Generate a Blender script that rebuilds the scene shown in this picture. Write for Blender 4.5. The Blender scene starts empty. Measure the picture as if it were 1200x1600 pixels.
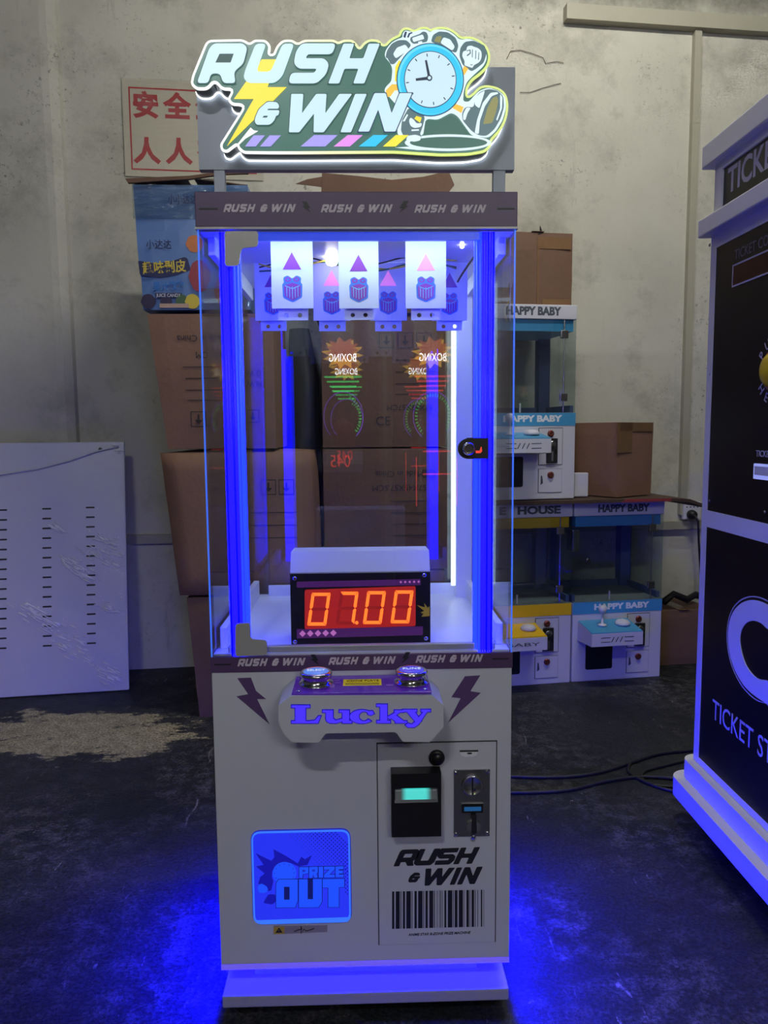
import bpy, bmesh, math, random
from mathutils import Vector, Matrix
from mathutils.geometry import tessellate_polygon

random.seed(7)
scene = bpy.context.scene
COL = scene.collection

# ------------------------------------------------------------------ camera
F_PX = 1200.0                       # focal length for a 1200x1600 frame
CAM = Vector((0.0042, -1.3941, 1.1487))
YAW, PITCH, ROLL = 0.0275, 0.1042, 0.0084
_R0 = Vector((math.cos(YAW), -math.sin(YAW), 0)); _F0 = Vector((math.sin(YAW), math.cos(YAW), 0)); _U0 = Vector((0, 0, 1))
_FW = math.cos(PITCH)*_F0 - math.sin(PITCH)*_U0
_U1 = math.sin(PITCH)*_F0 + math.cos(PITCH)*_U0
_RT = math.cos(ROLL)*_R0 - math.sin(ROLL)*_U1
_UP = math.sin(ROLL)*_R0 + math.cos(ROLL)*_U1
cd = bpy.data.cameras.new('camera'); cam = bpy.data.objects.new('camera', cd); COL.objects.link(cam)
cd.sensor_fit = 'VERTICAL'; cd.sensor_height = 36.0; cd.lens = 36.0*F_PX/1600.0
cd.clip_start = 0.02; cd.clip_end = 60
M = Matrix((( _RT.x, _UP.x, -_FW.x, CAM.x), (_RT.y, _UP.y, -_FW.y, CAM.y), (_RT.z, _UP.z, -_FW.z, CAM.z), (0, 0, 0, 1)))
cam.matrix_world = M
scene.camera = cam

# ------------------------------------------------------------------ world, exposure
w = bpy.data.worlds.new('world'); scene.world = w; w.use_nodes = True
w.node_tree.nodes['Background'].inputs[0].default_value = (0.55, 0.6, 0.7, 1)
w.node_tree.nodes['Background'].inputs[1].default_value = 0.02
scene.view_settings.view_transform = 'Standard'; scene.view_settings.look = 'None'
scene.view_settings.gamma = 1.0; scene.view_settings.use_curve_mapping = False
scene.view_settings.exposure = 0.0
scene.cycles.transparent_max_bounces = 32
scene.cycles.max_bounces = 10
scene.cycles.sample_clamp_indirect = 4.0
LAMP_E = 115.0          # strip lamps of the hall
LED_E = 15.0            # blue strips of the machine
LAMPS = [(0.95, 0.80, 3.62, 0.0, 1.9, (1.0, 0.985, 0.90, 1), 0.72), (-0.70, -3.0, 3.42, 0.0, 3.3, (0.96, 0.98, 1.0, 1), 0.30), (1.3, -4.6, 2.95, 0.0, 1.3, (0.98, 0.99, 1.0, 1), 0.72)]

# ------------------------------------------------------------------ helpers
def S(r, g, b):
    f = lambda c: (c/255/12.92) if c/255 <= 0.04045 else ((c/255+0.055)/1.055)**2.4
    return (f(r), f(g), f(b), 1)

def ray(px, py): return (px-600)/F_PX*_RT + (800-py)/F_PX*_UP + _FW
def onY(px, py, y): d = ray(px, py); return CAM + d*((y-CAM.y)/d.y)
def onX(px, py, x): d = ray(px, py); return CAM + d*((x-CAM.x)/d.x)
def onZ(px, py, z): d = ray(px, py); return CAM + d*((z-CAM.z)/d.z)
def mp(px, py, y=0.0): p = onY(px, py, y); return (p.x, p.z)

class Frame:
    def __init__(s, o, ex, ey): s.o = Vector(o); s.ex = Vector(ex).normalized(); s.ey = Vector(ey).normalized(); s.en = s.ex.cross(s.ey)
    def p(s, u, v, n=0.0): return s.o + s.ex*u + s.ey*v + s.en*n
def front(y=0.0): return Frame((0, y, 0), (1, 0, 0), (0, 0, 1))

MATS = {}
def mat(name, col, rough=0.5, metal=0.0, emit=None, es=0.0, noise=None, bump=None, spec=0.5, coat=0.0, stretch=None, trans=None):
    if name in MATS: return MATS[name]
    m = bpy.data.materials.new(name); m.use_nodes = True; nt = m.node_tree; b = nt.nodes['Principled BSDF']
    b.inputs['Base Color'].default_value = col; b.inputs['Roughness'].default_value = rough
    b.inputs['Metallic'].default_value = metal; b.inputs['Specular IOR Level'].default_value = spec
    b.inputs['Coat Weight'].default_value = coat
    if emit: b.inputs['Emission Color'].default_value = emit; b.inputs['Emission Strength'].default_value = es
    if noise or bump:
        tc = nt.nodes.new('ShaderNodeTexCoord'); mpn = nt.nodes.new('ShaderNodeMapping'); nt.links.new(tc.outputs['Object'], mpn.inputs[0])
        if stretch: mpn.inputs['Scale'].default_value = stretch
    if noise:
        n = nt.nodes.new('ShaderNodeTexNoise'); n.inputs['Scale'].default_value = noise[0]; n.inputs['Detail'].default_value = 6
        nt.links.new(mpn.outputs[0], n.inputs['Vector'])
        mx = nt.nodes.new('ShaderNodeMix'); mx.data_type = 'RGBA'; nt.links.new(n.outputs[0], mx.inputs[0])
        a = noise[1]
        mx.inputs[6].default_value = (col[0]*(1-a), col[1]*(1-a), col[2]*(1-a), 1)
        mx.inputs[7].default_value = (min(1, col[0]*(1+a)), min(1, col[1]*(1+a)), min(1, col[2]*(1+a)), 1)
        nt.links.new(mx.outputs[2], b.inputs['Base Color'])
    if bump:
        n2 = nt.nodes.new('ShaderNodeTexNoise'); n2.inputs['Scale'].default_value = bump[0]; n2.inputs['Detail'].default_value = 5
        nt.links.new(mpn.outputs[0], n2.inputs['Vector'])
        bp = nt.nodes.new('ShaderNodeBump'); bp.inputs['Strength'].default_value = bump[1]; bp.inputs['Distance'].default_value = 0.01
        nt.links.new(n2.outputs[0], bp.inputs['Height']); nt.links.new(bp.outputs[0], b.inputs['Normal'])
    MATS[name] = m; return m

def glow(name, col, s=1.0, base=None):
    """lit translucent plastic: gives off its own colour"""
    if name in MATS: return MATS[name]
    base = base or (0.02, 0.02, 0.02, 1)
    m = mat(name, base, 0.35, emit=col, es=s)
    if s <= 1.5: m.cycles.emission_sampling = 'NONE'      # faint signs need no light sampling
    return m

def glass(name, tint=(0.97, 0.985, 1.0, 1), refl=1.0, bump=0.0, base=0.045, rough=0.0):
    if name in MATS: return MATS[name]
    m = bpy.data.materials.new(name); m.use_nodes = True; nt = m.node_tree; nt.nodes.clear()
    out = nt.nodes.new('ShaderNodeOutputMaterial'); mix = nt.nodes.new('ShaderNodeMixShader')
    tr = nt.nodes.new('ShaderNodeBsdfTransparent'); tr.inputs[0].default_value = tint
    gl = nt.nodes.new('ShaderNodeBsdfGlossy'); gl.inputs['Roughness'].default_value = rough
    lw = nt.nodes.new('ShaderNodeLayerWeight'); lw.inputs[0].default_value = 0.5
    pw = nt.nodes.new('ShaderNodeMath'); pw.operation = 'POWER'; pw.inputs[1].default_value = 5
    ma = nt.nodes.new('ShaderNodeMath'); ma.operation = 'MULTIPLY_ADD'; ma.inputs[1].default_value = 0.9*refl; ma.inputs[2].default_value = base*refl
    nt.links.new(lw.outputs['Facing'], pw.inputs[0]); nt.links.new(pw.outputs[0], ma.inputs[0]); nt.links.new(ma.outputs[0], mix.inputs[0])
    nt.links.new(tr.outputs[0], mix.inputs[1]); nt.links.new(gl.outputs[0], mix.inputs[2]); nt.links.new(mix.outputs[0], out.inputs[0])
    if bump:
        tc = nt.nodes.new('ShaderNodeTexCoord'); mpn = nt.nodes.new('ShaderNodeMapping'); mpn.inputs['Rotation'].default_value = (0, 0.5, 0); mpn.inputs['Scale'].default_value = (2.0, 1, 9.0)
        n = nt.nodes.new('ShaderNodeTexNoise'); n.inputs['Scale'].default_value = 6; n.inputs['Detail'].default_value = 4
        bp = nt.nodes.new('ShaderNodeBump'); bp.inputs['Strength'].default_value = bump; bp.inputs['Distance'].default_value = 0.02
        nt.links.new(tc.outputs['Object'], mpn.inputs[0]); nt.links.new(mpn.outputs[0], n.inputs['Vector']); nt.links.new(n.outputs[0], bp.inputs['Height'])
        nt.links.new(bp.outputs[0], gl.inputs['Normal'])
    MATS[name] = m; return m

def thing(name, label, cat, loc=(0, 0, 0), rz=0.0, group=None):
    o = bpy.data.objects.new(name, None); COL.objects.link(o); o.empty_display_size = 0.1
    o.location = loc; o.rotation_euler = (0, 0, rz); o['label'] = label; o['category'] = cat
    if group: o['group'] = group
    return o
def tag(o, label, cat, group=None):
    o['label'] = label; o['category'] = cat
    if group: o['group'] = group
    return o
def structure(o): o['kind'] = 'structure'; return o

class MB:
    def __init__(s): s.bm = bmesh.new()
    def _face(s, vs):
        try: return s.bm.faces.new(vs)
        except ValueError: return None
    def box(s, x0, x1, y0, y1, z0, z1, bev=0.0, seg=2):
        vs = [s.bm.verts.new(p) for p in ((x0,y0,z0),(x1,y0,z0),(x1,y1,z0),(x0,y1,z0),(x0,y0,z1),(x1,y0,z1),(x1,y1,z1),(x0,y1,z1))]
        fs = [s._face([vs[i] for i in f]) for f in ((3,2,1,0),(4,5,6,7),(0,1,5,4),(1,2,6,5),(2,3,7,6),(3,0,4,7))]
        if bev > 0:
            es = list({e for f in fs for e in f.edges})
            bmesh.ops.bevel(s.bm, geom=es, offset=bev, segments=seg, affect='EDGES', profile=0.5)
        return s
    def prism(s, loops, fr, n0, n1):
        if loops and not isinstance(loops[0][0], (tuple, list, Vector)): loops = [loops]
        flat = [p for l in loops for p in l]
        tris = tessellate_polygon([[Vector((p[0], p[1], 0)) for p in l] for l in loops])
        a = [s.bm.verts.new(fr.p(p[0], p[1], n1)) for p in flat]
        for t in tris:
            (x0,y0),(x1,y1),(x2,y2) = flat[t[0]], flat[t[1]], flat[t[2]]
            if (x1-x0)*(y2-y0)-(x2-x0)*(y1-y0) < 0: t = (t[0], t[2], t[1])
            s._face([a[i] for i in t])
        b = [s.bm.verts.new(fr.p(p[0], p[1], n0)) for p in flat]
        for t in tris:
            (x0,y0),(x1,y1),(x2,y2) = flat[t[0]], flat[t[1]], flat[t[2]]
            if (x1-x0)*(y2-y0)-(x2-x0)*(y1-y0) > 0: t = (t[0], t[2], t[1])
            s._face([b[i] for i in t])
        k = 0
        for li, l in enumerate(loops):
            n = len(l); ar = sum(l[i][0]*l[(i+1) % n][1]-l[(i+1) % n][0]*l[i][1] for i in range(n))
            flip = (ar < 0) != (li > 0)
            for i in range(n):
                i0, i1 = k+i, k+(i+1) % n
                q = [a[i0], b[i0], b[i1], a[i1]]
                s._face(q[::-1] if flip else q)
            k += n
        return s
    def cyl(s, p0, p1, r0, r1=None, n=20, caps=True):
        p0, p1 = Vector(p0), Vector(p1); r1 = r0 if r1 is None else r1
        d = (p1-p0).normalized(); u = d.orthogonal().normalized(); v = d.cross(u)
        ring = lambda c, r: [s.bm.verts.new(c+u*(r*math.cos(2*math.pi*i/n))+v*(r*math.sin(2*math.pi*i/n))) for i in range(n)]
        A, B = ring(p0, r0), ring(p1, r1)
        for i in range(n): s._face([A[i], A[(i+1) % n], B[(i+1) % n], B[i]])
        if caps: s._face(A[::-1]); s._face(B)
        return s
    def lathe(s, c, axis, prof, n=24):
        c = Vector(c); d = Vector(axis).normalized(); u = d.orthogonal().normalized(); v = d.cross(u)
        rings = []
        for r, h in prof:
            rings.append([s.bm.verts.new(c+d*h+u*(max(r, 1e-5)*math.cos(2*math.pi*i/n))+v*(max(r, 1e-5)*math.sin(2*math.pi*i/n))) for i in range(n)])
        for A, B in zip(rings, rings[1:]):
            for i in range(n): s._face([A[i], A[(i+1) % n], B[(i+1) % n], B[i]])
        s._face(rings[0][::-1]); s._face(rings[-1]); return s
    def tube(s, pts, r, n=8):
        pts = [Vector(p) for p in pts]; prev = None; u = None
        for i, p in enumerate(pts):
            d = (pts[min(i+1, len(pts)-1)]-pts[max(i-1, 0)]).normalized()
            if u is None: u = d.orthogonal().normalized()
            u = (u-d*u.dot(d)).normalized(); v = d.cross(u)
            ring = [s.bm.verts.new(p+u*(r*math.cos(2*math.pi*k/n))+v*(r*math.sin(2*math.pi*k/n))) for k in range(n)]
            if prev:
                for k in range(n): s._face([prev[k], prev[(k+1) % n], ring[(k+1) % n], ring[k]])
            else: s._face(ring[::-1])
            prev = ring
        s._face(prev); return s
    def grid_box(s, x0, x1, y0, y1, z0, z1, bulge=0.0, n=6, taper=(0, 0), noise=0.0, seed=0):
        """carton body: soft bulging sides; taper moves the bottom left / right edge inwards"""
        rnd = random.Random(seed); vd = {}
        def V(i, j, k):
            key = (i, j, k)
            if key not in vd:
                u, v, t = i/n, j/n, k/n
                X = x0+(x1-x0)*u; Y = y0+(y1-y0)*v; Z = z0+(z1-z0)*t
                bu = lambda a: 1-(2*a-1)**4
                bz = bu(t)
                if i in (0, n): X += (1 if i else -1)*bulge*bu(v)*bz
                if j in (0, n): Y += (1 if j else -1)*bulge*bu(u)*bz
                if k == n: Z += bulge*0.5*bu(u)*bu(v)
                X += taper[0]*(1-t)*(1-u) - taper[1]*(1-t)*u
                if 0 < k < n or 0 < i < n: X += rnd.uniform(-noise, noise); Y += rnd.uniform(-noise, noise)
                vd[key] = s.bm.verts.new((X, Y, Z))
            return vd[key]
        R = range(n)
        for a in R:
            for b in R:
                s._face([V(a,b,0),V(a,b+1,0),V(a+1,b+1,0),V(a+1,b,0)]); s._face([V(a,b,n),V(a+1,b,n),V(a+1,b+1,n),V(a,b+1,n)])
                s._face([V(a,0,b),V(a+1,0,b),V(a+1,0,b+1),V(a,0,b+1)]); s._face([V(a,n,b),V(a,n,b+1),V(a+1,n,b+1),V(a+1,n,b)])
                s._face([V(0,a,b),V(0,a,b+1),V(0,a+1,b+1),V(0,a+1,b)]); s._face([V(n,a,b),V(n,a+1,b),V(n,a+1,b+1),V(n,a,b+1)])
        return s
    def build(s, name, m, parent=None, smooth=False, auto=False):
        me = bpy.data.meshes.new(name); bmesh.ops.recalc_face_normals(s.bm, faces=s.bm.faces) if auto else None
        if smooth:
            for f in s.bm.faces: f.smooth = True
        s.bm.to_mesh(me); s.bm.free()
        o = bpy.data.objects.new(name, me); COL.objects.link(o); me.materials.append(m)
        if parent: o.parent = parent
        return o

def rect(x0, y0, x1, y1): return [(x0, y0), (x1, y0), (x1, y1), (x0, y1)]
def rnd_loop(l, r, k=4):
    out = []; n = len(l)
    for i in range(n):
        p = Vector((l[i][0], l[i][1])); a = Vector((l[i-1][0], l[i-1][1])); b = Vector((l[(i+1) % n][0], l[(i+1) % n][1]))
        la, lb = (a-p).length, (b-p).length
        if la < 1e-7 or lb < 1e-7: continue
        t = min(r, 0.46*la, 0.46*lb); A = p+(a-p)*(t/la); B = p+(b-p)*(t/lb)
        for q in range(k+1):
            s = q/k; v = A*(1-s)**2+p*(2*s*(1-s))+B*s*s; out.append((v.x, v.y))
    return out
def inset(l, d):
    n = len(l); ar = sum(l[i][0]*l[(i+1) % n][1]-l[(i+1) % n][0]*l[i][1] for i in range(n)); sg = 1 if ar > 0 else -1; out = []
    for i in range(n):
        p = Vector((l[i][0], l[i][1])); e0 = (p-Vector((l[i-1][0], l[i-1][1]))).normalized(); e1 = (Vector((l[(i+1) % n][0], l[(i+1) % n][1]))-p).normalized()
        n0 = Vector((-e0.y, e0.x)); n1 = Vector((-e1.y, e1.x)); m = n0+n1
        if m.length < 1e-6: m = n0
        m.normalize(); c = max(0.45, m.dot(n0)); q = p+m*(sg*d/c); out.append((q.x, q.y))
    return out
def circ(cx, cy, r, n=28, ry=None, a0=0, a1=2*math.pi):
    ry = ry or r; full = abs(a1-a0-2*math.pi) < 1e-6
    m = n if full else n+1
    return [(cx+r*math.cos(a0+(a1-a0)*i/n), cy+ry*math.sin(a0+(a1-a0)*i/n)) for i in range(m)]
def plate(name, loops, fr, n0, n1, m, parent): return MB().prism(loops, fr, n0, n1).build(name, m, parent)

def text(body, size, fr, x, y, m, parent, name='lettering', lift=0.0, depth=0.0006, align='CENTER', sx=1.0, shear=0.0, bold=0.0, rot=0.0, space=1.0, fit=None):
    c = bpy.data.curves.new('txt', 'FONT'); c.body = body; c.size = size; c.align_x = align; c.align_y = 'CENTER'
    c.shear = shear; c.offset = bold*size; c.extrude = depth/2; c.space_character = space; c.resolution_u = 3
    o = bpy.data.objects.new('txt', c); COL.objects.link(o)
    me = bpy.data.meshes.new_from_object(o.evaluated_get(bpy.context.evaluated_depsgraph_get()))
    bpy.data.objects.remove(o); bpy.data.curves.remove(c)
    if fit:
        xs = [v.co.x for v in me.vertices]; sx = fit/(max(xs)-min(xs))
    ca, sa = math.cos(rot), math.sin(rot)
    for v in me.vertices:
        u, t, n = v.co.x*sx, v.co.y, v.co.z
        v.co = fr.p(x+u*ca-t*sa, y+u*sa+t*ca, lift+depth/2+n)
    me.materials.clear(); me.materials.append(m); me.name = name
    ob = bpy.data.objects.new(name, me); COL.objects.link(ob)
    if parent: ob.parent = parent
    return ob

# ------------------------------------------------------------------ materials
m_white = mat('white_powder_coat', (0.58, 0.59, 0.65, 1), 0.42, noise=(3.0, 0.04), bump=(350, 0.04))
m_inner = mat('white_inner_sheet', (0.72, 0.74, 0.8, 1), 0.35, noise=(6, 0.03))
m_grey = mat('grey_painted_sheet', (0.40, 0.45, 0.53, 1), 0.45, noise=(5, 0.05))
m_bracket = mat('satin_grey_metal', (0.42, 0.41, 0.39, 1), 0.4, metal=0.2, noise=(20, 0.05))
m_purple = mat('purple_header_vinyl', S(84, 62, 98), 0.4, noise=(5, 0.06))
m_purple_d = mat('purple_decal', S(92, 66, 112), 0.45, noise=(8, 0.05))
m_ink = mat('black_ink', (0.012, 0.012, 0.016, 1), 0.5, noise=(40, 0.2))
m_black = mat('black_plastic', (0.010, 0.010, 0.012, 1), 0.35, noise=(20, 0.2))
m_lilac = mat('pale_lettering', S(205, 195, 205), 0.5, noise=(30, 0.05))
m_chrome = mat('chrome', (0.75, 0.75, 0.77, 1), 0.12, metal=1.0, noise=(9, 0.08))
m_steel = mat('brushed_steel', (0.45, 0.45, 0.48, 1), 0.25, metal=1.0, noise=(30, 0.15))
m_dsteel = mat('dark_steel', (0.10, 0.10, 0.11, 1), 0.3, metal=0.9, noise=(30, 0.15))
m_glass = glass('clear_glass')
m_glass2 = glass('clear_side_glass', (0.93, 0.96, 1.0, 1))
m_glassd = glass('smoky_glass', (0.93, 0.965, 0.97, 1))
BLUE = (0.0012, 0.0006, 1.0, 1)
m_led = glow('blue_led', BLUE, LED_E)
m_led2 = glow('blue_led_rib', (0.003, 0.010, 1.0, 1), LED_E*0.5)
m_led3 = glow('blue_led_groove', (0.0, 0.0, 1.0, 1), 0.75)
m_under = glow('blue_underglow_led', (0.0, 0.0, 1.0, 1), LED_E*42)
m_lip = glow('violet_lit_lip', (0.075, 0.03, 0.62, 1), 1.0, (0.3, 0.35, 0.5, 1))
m_edge = glow('edge_lit_acrylic', (0.03, 0.14, 0.8, 1), 0.8, (0.1, 0.2, 0.5, 1))
m_card = mat('white_card', (0.80, 0.82, 0.85, 1), 0.5, noise=(8, 0.02))
m_kraft = mat('brown_cardboard', S(138, 104, 82), 0.75, noise=(7, 0.12), bump=(60, 0.15))
m_kraft2 = mat('dark_brown_shaded_cardboard', S(108, 80, 62), 0.75, noise=(6, 0.15), bump=(60, 0.15))  # brown card, colour deepened for the shade on the middle stack
m_tape = mat('clear_brown_tape', S(126, 97, 70), 0.15, noise=(30, 0.1), bump=(25, 0.25))
m_print = mat('carton_print', (0.03, 0.025, 0.03, 1), 0.7, noise=(60, 0.3))
m_cable = mat('black_rubber', (0.008, 0.008, 0.009, 1), 0.5, noise=(30, 0.2))

# ------------------------------------------------------------------ the setting
def wall_material():
    m = bpy.data.materials.new('stained_plaster'); m.use_nodes = True; nt = m.node_tree; L = nt.links; b = nt.nodes['Principled BSDF']
    tc = nt.nodes.new('ShaderNodeTexCoord')
    def noise(sc, det=8, rough=0.6, scale=(1, 1, 1)):
        mpn = nt.nodes.new('ShaderNodeMapping'); mpn.inputs['Scale'].default_value = scale; L.new(tc.outputs['Object'], mpn.inputs[0])
        n = nt.nodes.new('ShaderNodeTexNoise'); n.inputs['Scale'].default_value = sc; n.inputs['Detail'].default_value = det; n.inputs['Roughness'].default_value = rough
        L.new(mpn.outputs[0], n.inputs['Vector']); return n.outputs[0]
    def ramp(v, a, bb, c0=(0, 0, 0, 1), c1=(1, 1, 1, 1)):
        r = nt.nodes.new('ShaderNodeValToRGB'); r.color_ramp.elements[0].position = a; r.color_ramp.elements[1].position = bb
        r.color_ramp.elements[0].color = c0; r.color_ramp.elements[1].color = c1; L.new(v, r.inputs[0]); return r.outputs[0]
    def mix(f, a, bb):
        x = nt.nodes.new('ShaderNodeMix'); x.data_type = 'RGBA'
        L.new(f, x.inputs[0])
        for s, q in ((6, a), (7, bb)):
            if isinstance(q, tuple): x.inputs[s].default_value = q
            else: L.new(q, x.inputs[s])
        return x.outputs[2]
    base = ramp(noise(1.3, 6), 0.3, 0.7, S(176, 174, 161), S(200, 198, 185))
    c = mix(ramp(noise(2.2, 10, 0.72), 0.50, 0.74), base, S(136, 133, 122))          # soft grey blotches
    spots = ramp(noise(46, 6, 0.75), 0.57, 0.66); area = ramp(noise(1.9, 4, 0.55), 0.5, 0.62)
    mu = nt.nodes.new('ShaderNodeMath'); mu.operation = 'MULTIPLY'; L.new(spots, mu.inputs[0]); L.new(area, mu.inputs[1])
    mu2 = nt.nodes.new('ShaderNodeMath'); mu2.operation = 'MULTIPLY'; L.new(mu.outputs[0], mu2.inputs[0]); mu2.inputs[1].default_value = 0.8
    c = mix(mu2.outputs[0], c, S(92, 90, 84))                                            # pitted patches
    streak = ramp(noise(3.0, 8, 0.7, (3.0, 3.0, 0.5)), 0.62, 0.78)
    mu3 = nt.nodes.new('ShaderNodeMath'); mu3.operation = 'MULTIPLY'; L.new(streak, mu3.inputs[0]); mu3.inputs[1].default_value = 0.6
    c = mix(mu3.outputs[0], c, S(112, 110, 102))                                         # run-down streaks
    # band of mould under the ceiling beam
    sp = nt.nodes.new('ShaderNodeSeparateXYZ'); L.new(tc.outputs['Object'], sp.inputs[0])
    ad = nt.nodes.new('ShaderNodeMath'); ad.operation = 'MULTIPLY_ADD'; L.new(noise(3.5, 8, 0.7), ad.inputs[0]); ad.inputs[1].default_value = 0.5; L.new(sp.outputs['Z'], ad.inputs[2])
    c = mix(ramp(ad.outputs[0], 3.40/4, 3.56/4) if False else _mould(nt, L, ad.outputs[0]), c, S(88, 88, 78))
    L.new(c, b.inputs['Base Color']); b.inputs['Roughness'].default_value = 0.85
    bp = nt.nodes.new('ShaderNodeBump'); bp.inputs['Strength'].default_value = 0.25; bp.inputs['Distance'].default_value = 0.01
    L.new(noise(14, 9, 0.7), bp.inputs['Height']); L.new(bp.outputs[0], b.inputs['Normal'])
    return m
def _mould(nt, L, v):
    mr = nt.nodes.new('ShaderNodeMapRange'); mr.inputs[1].default_value = 3.36; mr.inputs[2].default_value = 3.55; L.new(v, mr.inputs[0])
    mu = nt.nodes.new('ShaderNodeMath'); mu.operation = 'MULTIPLY'; mu.inputs[1].default_value = 0.8; L.new(mr.outputs[0], mu.inputs[0]); return mu.outputs[0]
m_wall = wall_material()

def floor_material():
    m = bpy.data.materials.new('worn_dark_floor_paint'); m.use_nodes = True; nt = m.node_tree; L = nt.links; b = nt.nodes['Principled BSDF']
    tc = nt.nodes.new('ShaderNodeTexCoord')
    def noise(sc, det=8, rough=0.6, scale=(1, 1, 1), dist=0.0):
        mpn = nt.nodes.new('ShaderNodeMapping'); mpn.inputs['Scale'].default_value = scale; L.new(tc.outputs['Object'], mpn.inputs[0])
        n = nt.nodes.new('ShaderNodeTexNoise'); n.inputs['Scale'].default_value = sc; n.inputs['Detail'].default_value = det; n.inputs['Roughness'].default_value = rough; n.inputs['Distortion'].default_value = dist
        L.new(mpn.outputs[0], n.inputs['Vector']); return n.outputs[0]
    def rng(v, a, bb, k=1.0):
        r = nt.nodes.new('ShaderNodeMapRange'); r.inputs[1].default_value = a; r.inputs[2].default_value = bb; r.inputs[4].default_value = k; L.new(v, r.inputs[0]); return r.outputs[0]
    def math_(op, a, bb):
        x = nt.nodes.new('ShaderNodeMath'); x.operation = op
        for i, q in enumerate((a, bb)):
            if isinstance(q, (int, float)): x.inputs[i].default_value = q
            else: L.new(q, x.inputs[i])
        return x.outputs[0]
    def mix(f, a, bb):
        x = nt.nodes.new('ShaderNodeMix'); x.data_type = 'RGBA'; L.new(f, x.inputs[0])
        for s, q in ((6, a), (7, bb)):
            if isinstance(q, tuple): x.inputs[s].default_value = q
            else: L.new(q, x.inputs[s])
        return x.outputs[2]
    big = noise(1.6, 6, 0.6)
    c = mix(rng(big, 0.35, 0.65), S(22, 26, 28), S(42, 44, 48))
    wear = math_('MULTIPLY', rng(noise(20, 10, 0.75), 0.47, 0.60), rng(noise(2.4, 5, 0.6), 0.42, 0.60, 0.85))
    c = mix(wear, c, S(78, 77, 80))
    chips = math_('MULTIPLY', rng(noise(38, 6, 0.6), 0.66, 0.70), rng(noise(5, 4, 0.6), 0.5, 0.6, 0.9))
    c = mix(chips, c, S(120, 118, 116))
    scr = math_('MULTIPLY', rng(noise(30, 6, 0.6, (1, 0.18, 1), 1.5), 0.64, 0.69), rng(noise(3, 4, 0.6), 0.48, 0.6, 0.8))
    c = mix(scr, c, S(128, 124, 122))
    # bare patch where the paint has come off, beside the left-hand cabinet
    sp = nt.nodes.new('ShaderNodeSeparateXYZ'); L.new(tc.outputs['Object'], sp.inputs[0])
    dx = math_('DIVIDE', math_('SUBTRACT', sp.outputs['X'], -1.10), 0.46); dy = math_('DIVIDE', math_('SUBTRACT', sp.outputs['Y'], 1.50), 0.235)
    sk = math_('ADD', dy, math_('MULTIPLY', dx, 0.25))
    d2 = math_('ADD', math_('MULTIPLY', dx, dx), math_('MULTIPLY', sk, sk))
    d2 = math_('ADD', d2, math_('MULTIPLY', math_('SUBTRACT', noise(5.5, 12, 0.78, (1, 1.8, 1)), 0.5), 5.5))
    bare = rng(d2, 0.95, 0.72)
    c = mix(bare, c, mix(rng(noise(18, 8, 0.7), 0.3, 0.7), S(116, 110, 88), S(176, 166, 134)))
    gr = nt.nodes.new('ShaderNodeMix'); gr.data_type = 'RGBA'; gr.blend_type = 'MULTIPLY'; gr.inputs[0].default_value = 1.0
    gv = rng(noise(120, 4, 0.85), 0.34, 0.68, 2.2); cg = nt.nodes.new('ShaderNodeCombineColor')
    for i_ in range(3): L.new(gv, cg.inputs[i_])
    L.new(c, gr.inputs[6]); L.new(cg.outputs[0], gr.inputs[7]); c = gr.outputs[2]
    L.new(c, b.inputs['Base Color'])
    ro = rng(noise(3.1, 8, 0.65), 0.3, 0.7); rr = nt.nodes.new('ShaderNodeMapRange'); rr.inputs[3].default_value = 0.42; rr.inputs[4].default_value = 0.7; L.new(ro, rr.inputs[0])
    L.new(rr.outputs[0], b.inputs['Roughness']); b.inputs['Specular IOR Level'].default_value = 0.3
    bp = nt.nodes.new('ShaderNodeBump'); bp.inputs['Strength'].default_value = 0.5; bp.inputs['Distance'].default_value = 0.004
    L.new(noise(60, 6, 0.7), bp.inputs['Height']); L.new(bp.outputs[0], b.inputs['Normal'])
    return m
m_floor = floor_material()

WANG = math.atan(0.11); WO = Vector((-1.05, 2.31, 0))
WF = Frame(WO, (math.cos(WANG), math.sin(WANG), 0), (0, 0, 1))          # back wall, u to the right, v up, n into the room
def onW(px, py, n=0.0):
    d = ray(px, py); o = WO+WF.en*n; t = (o-CAM).dot(WF.en)/d.dot(WF.en); p = CAM+d*t-WO
    return (p.dot(WF.ex), p.z)
structure(MB().box(-4.2, 4.6, -5.2, 3.2, -0.1, 0).build('floor', m_floor))
structure(MB().prism(rect(-3.4, 0, 6.2, 4.0), WF, -0.15, 0).build('wall_back', m_wall))
m_hall = mat('grey_hall_paint', S(120, 118, 110), 0.9, noise=(2, 0.1))
structure(MB().box(-4.35, -4.2, -5.2, 2.3, 0, 4.0).build('wall_left', m_hall))
structure(MB().box(4.6, 4.75, -5.2, 3.2, 0, 4.0).build('wall_right', m_hall))
structure(MB().box(-4.2, 4.6, -5.35, -5.2, 0, 4.0).build('wall_front', m_hall))
structure(MB().box(-4.35, 4.75, -5.35, 3.2, 4.0, 4.1).build('ceiling', mat('dark_ceiling', S(90, 90, 86), 0.9, noise=(1.5, 0.2))))
# pilaster at the left with a worn rounded corner
ux = onW(104, 350)[0]
pil = [(-3.4, 0), (ux+0.012, 0), (ux+0.004, 0.03), (ux-0.03, 0.055), (ux-0.06, 0.06), (-3.4, 0.06)]
structure(MB().prism(pil, Frame(WO, WF.ex, WF.en), -4.0, 0).build('trim_1', m_wall))
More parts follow.
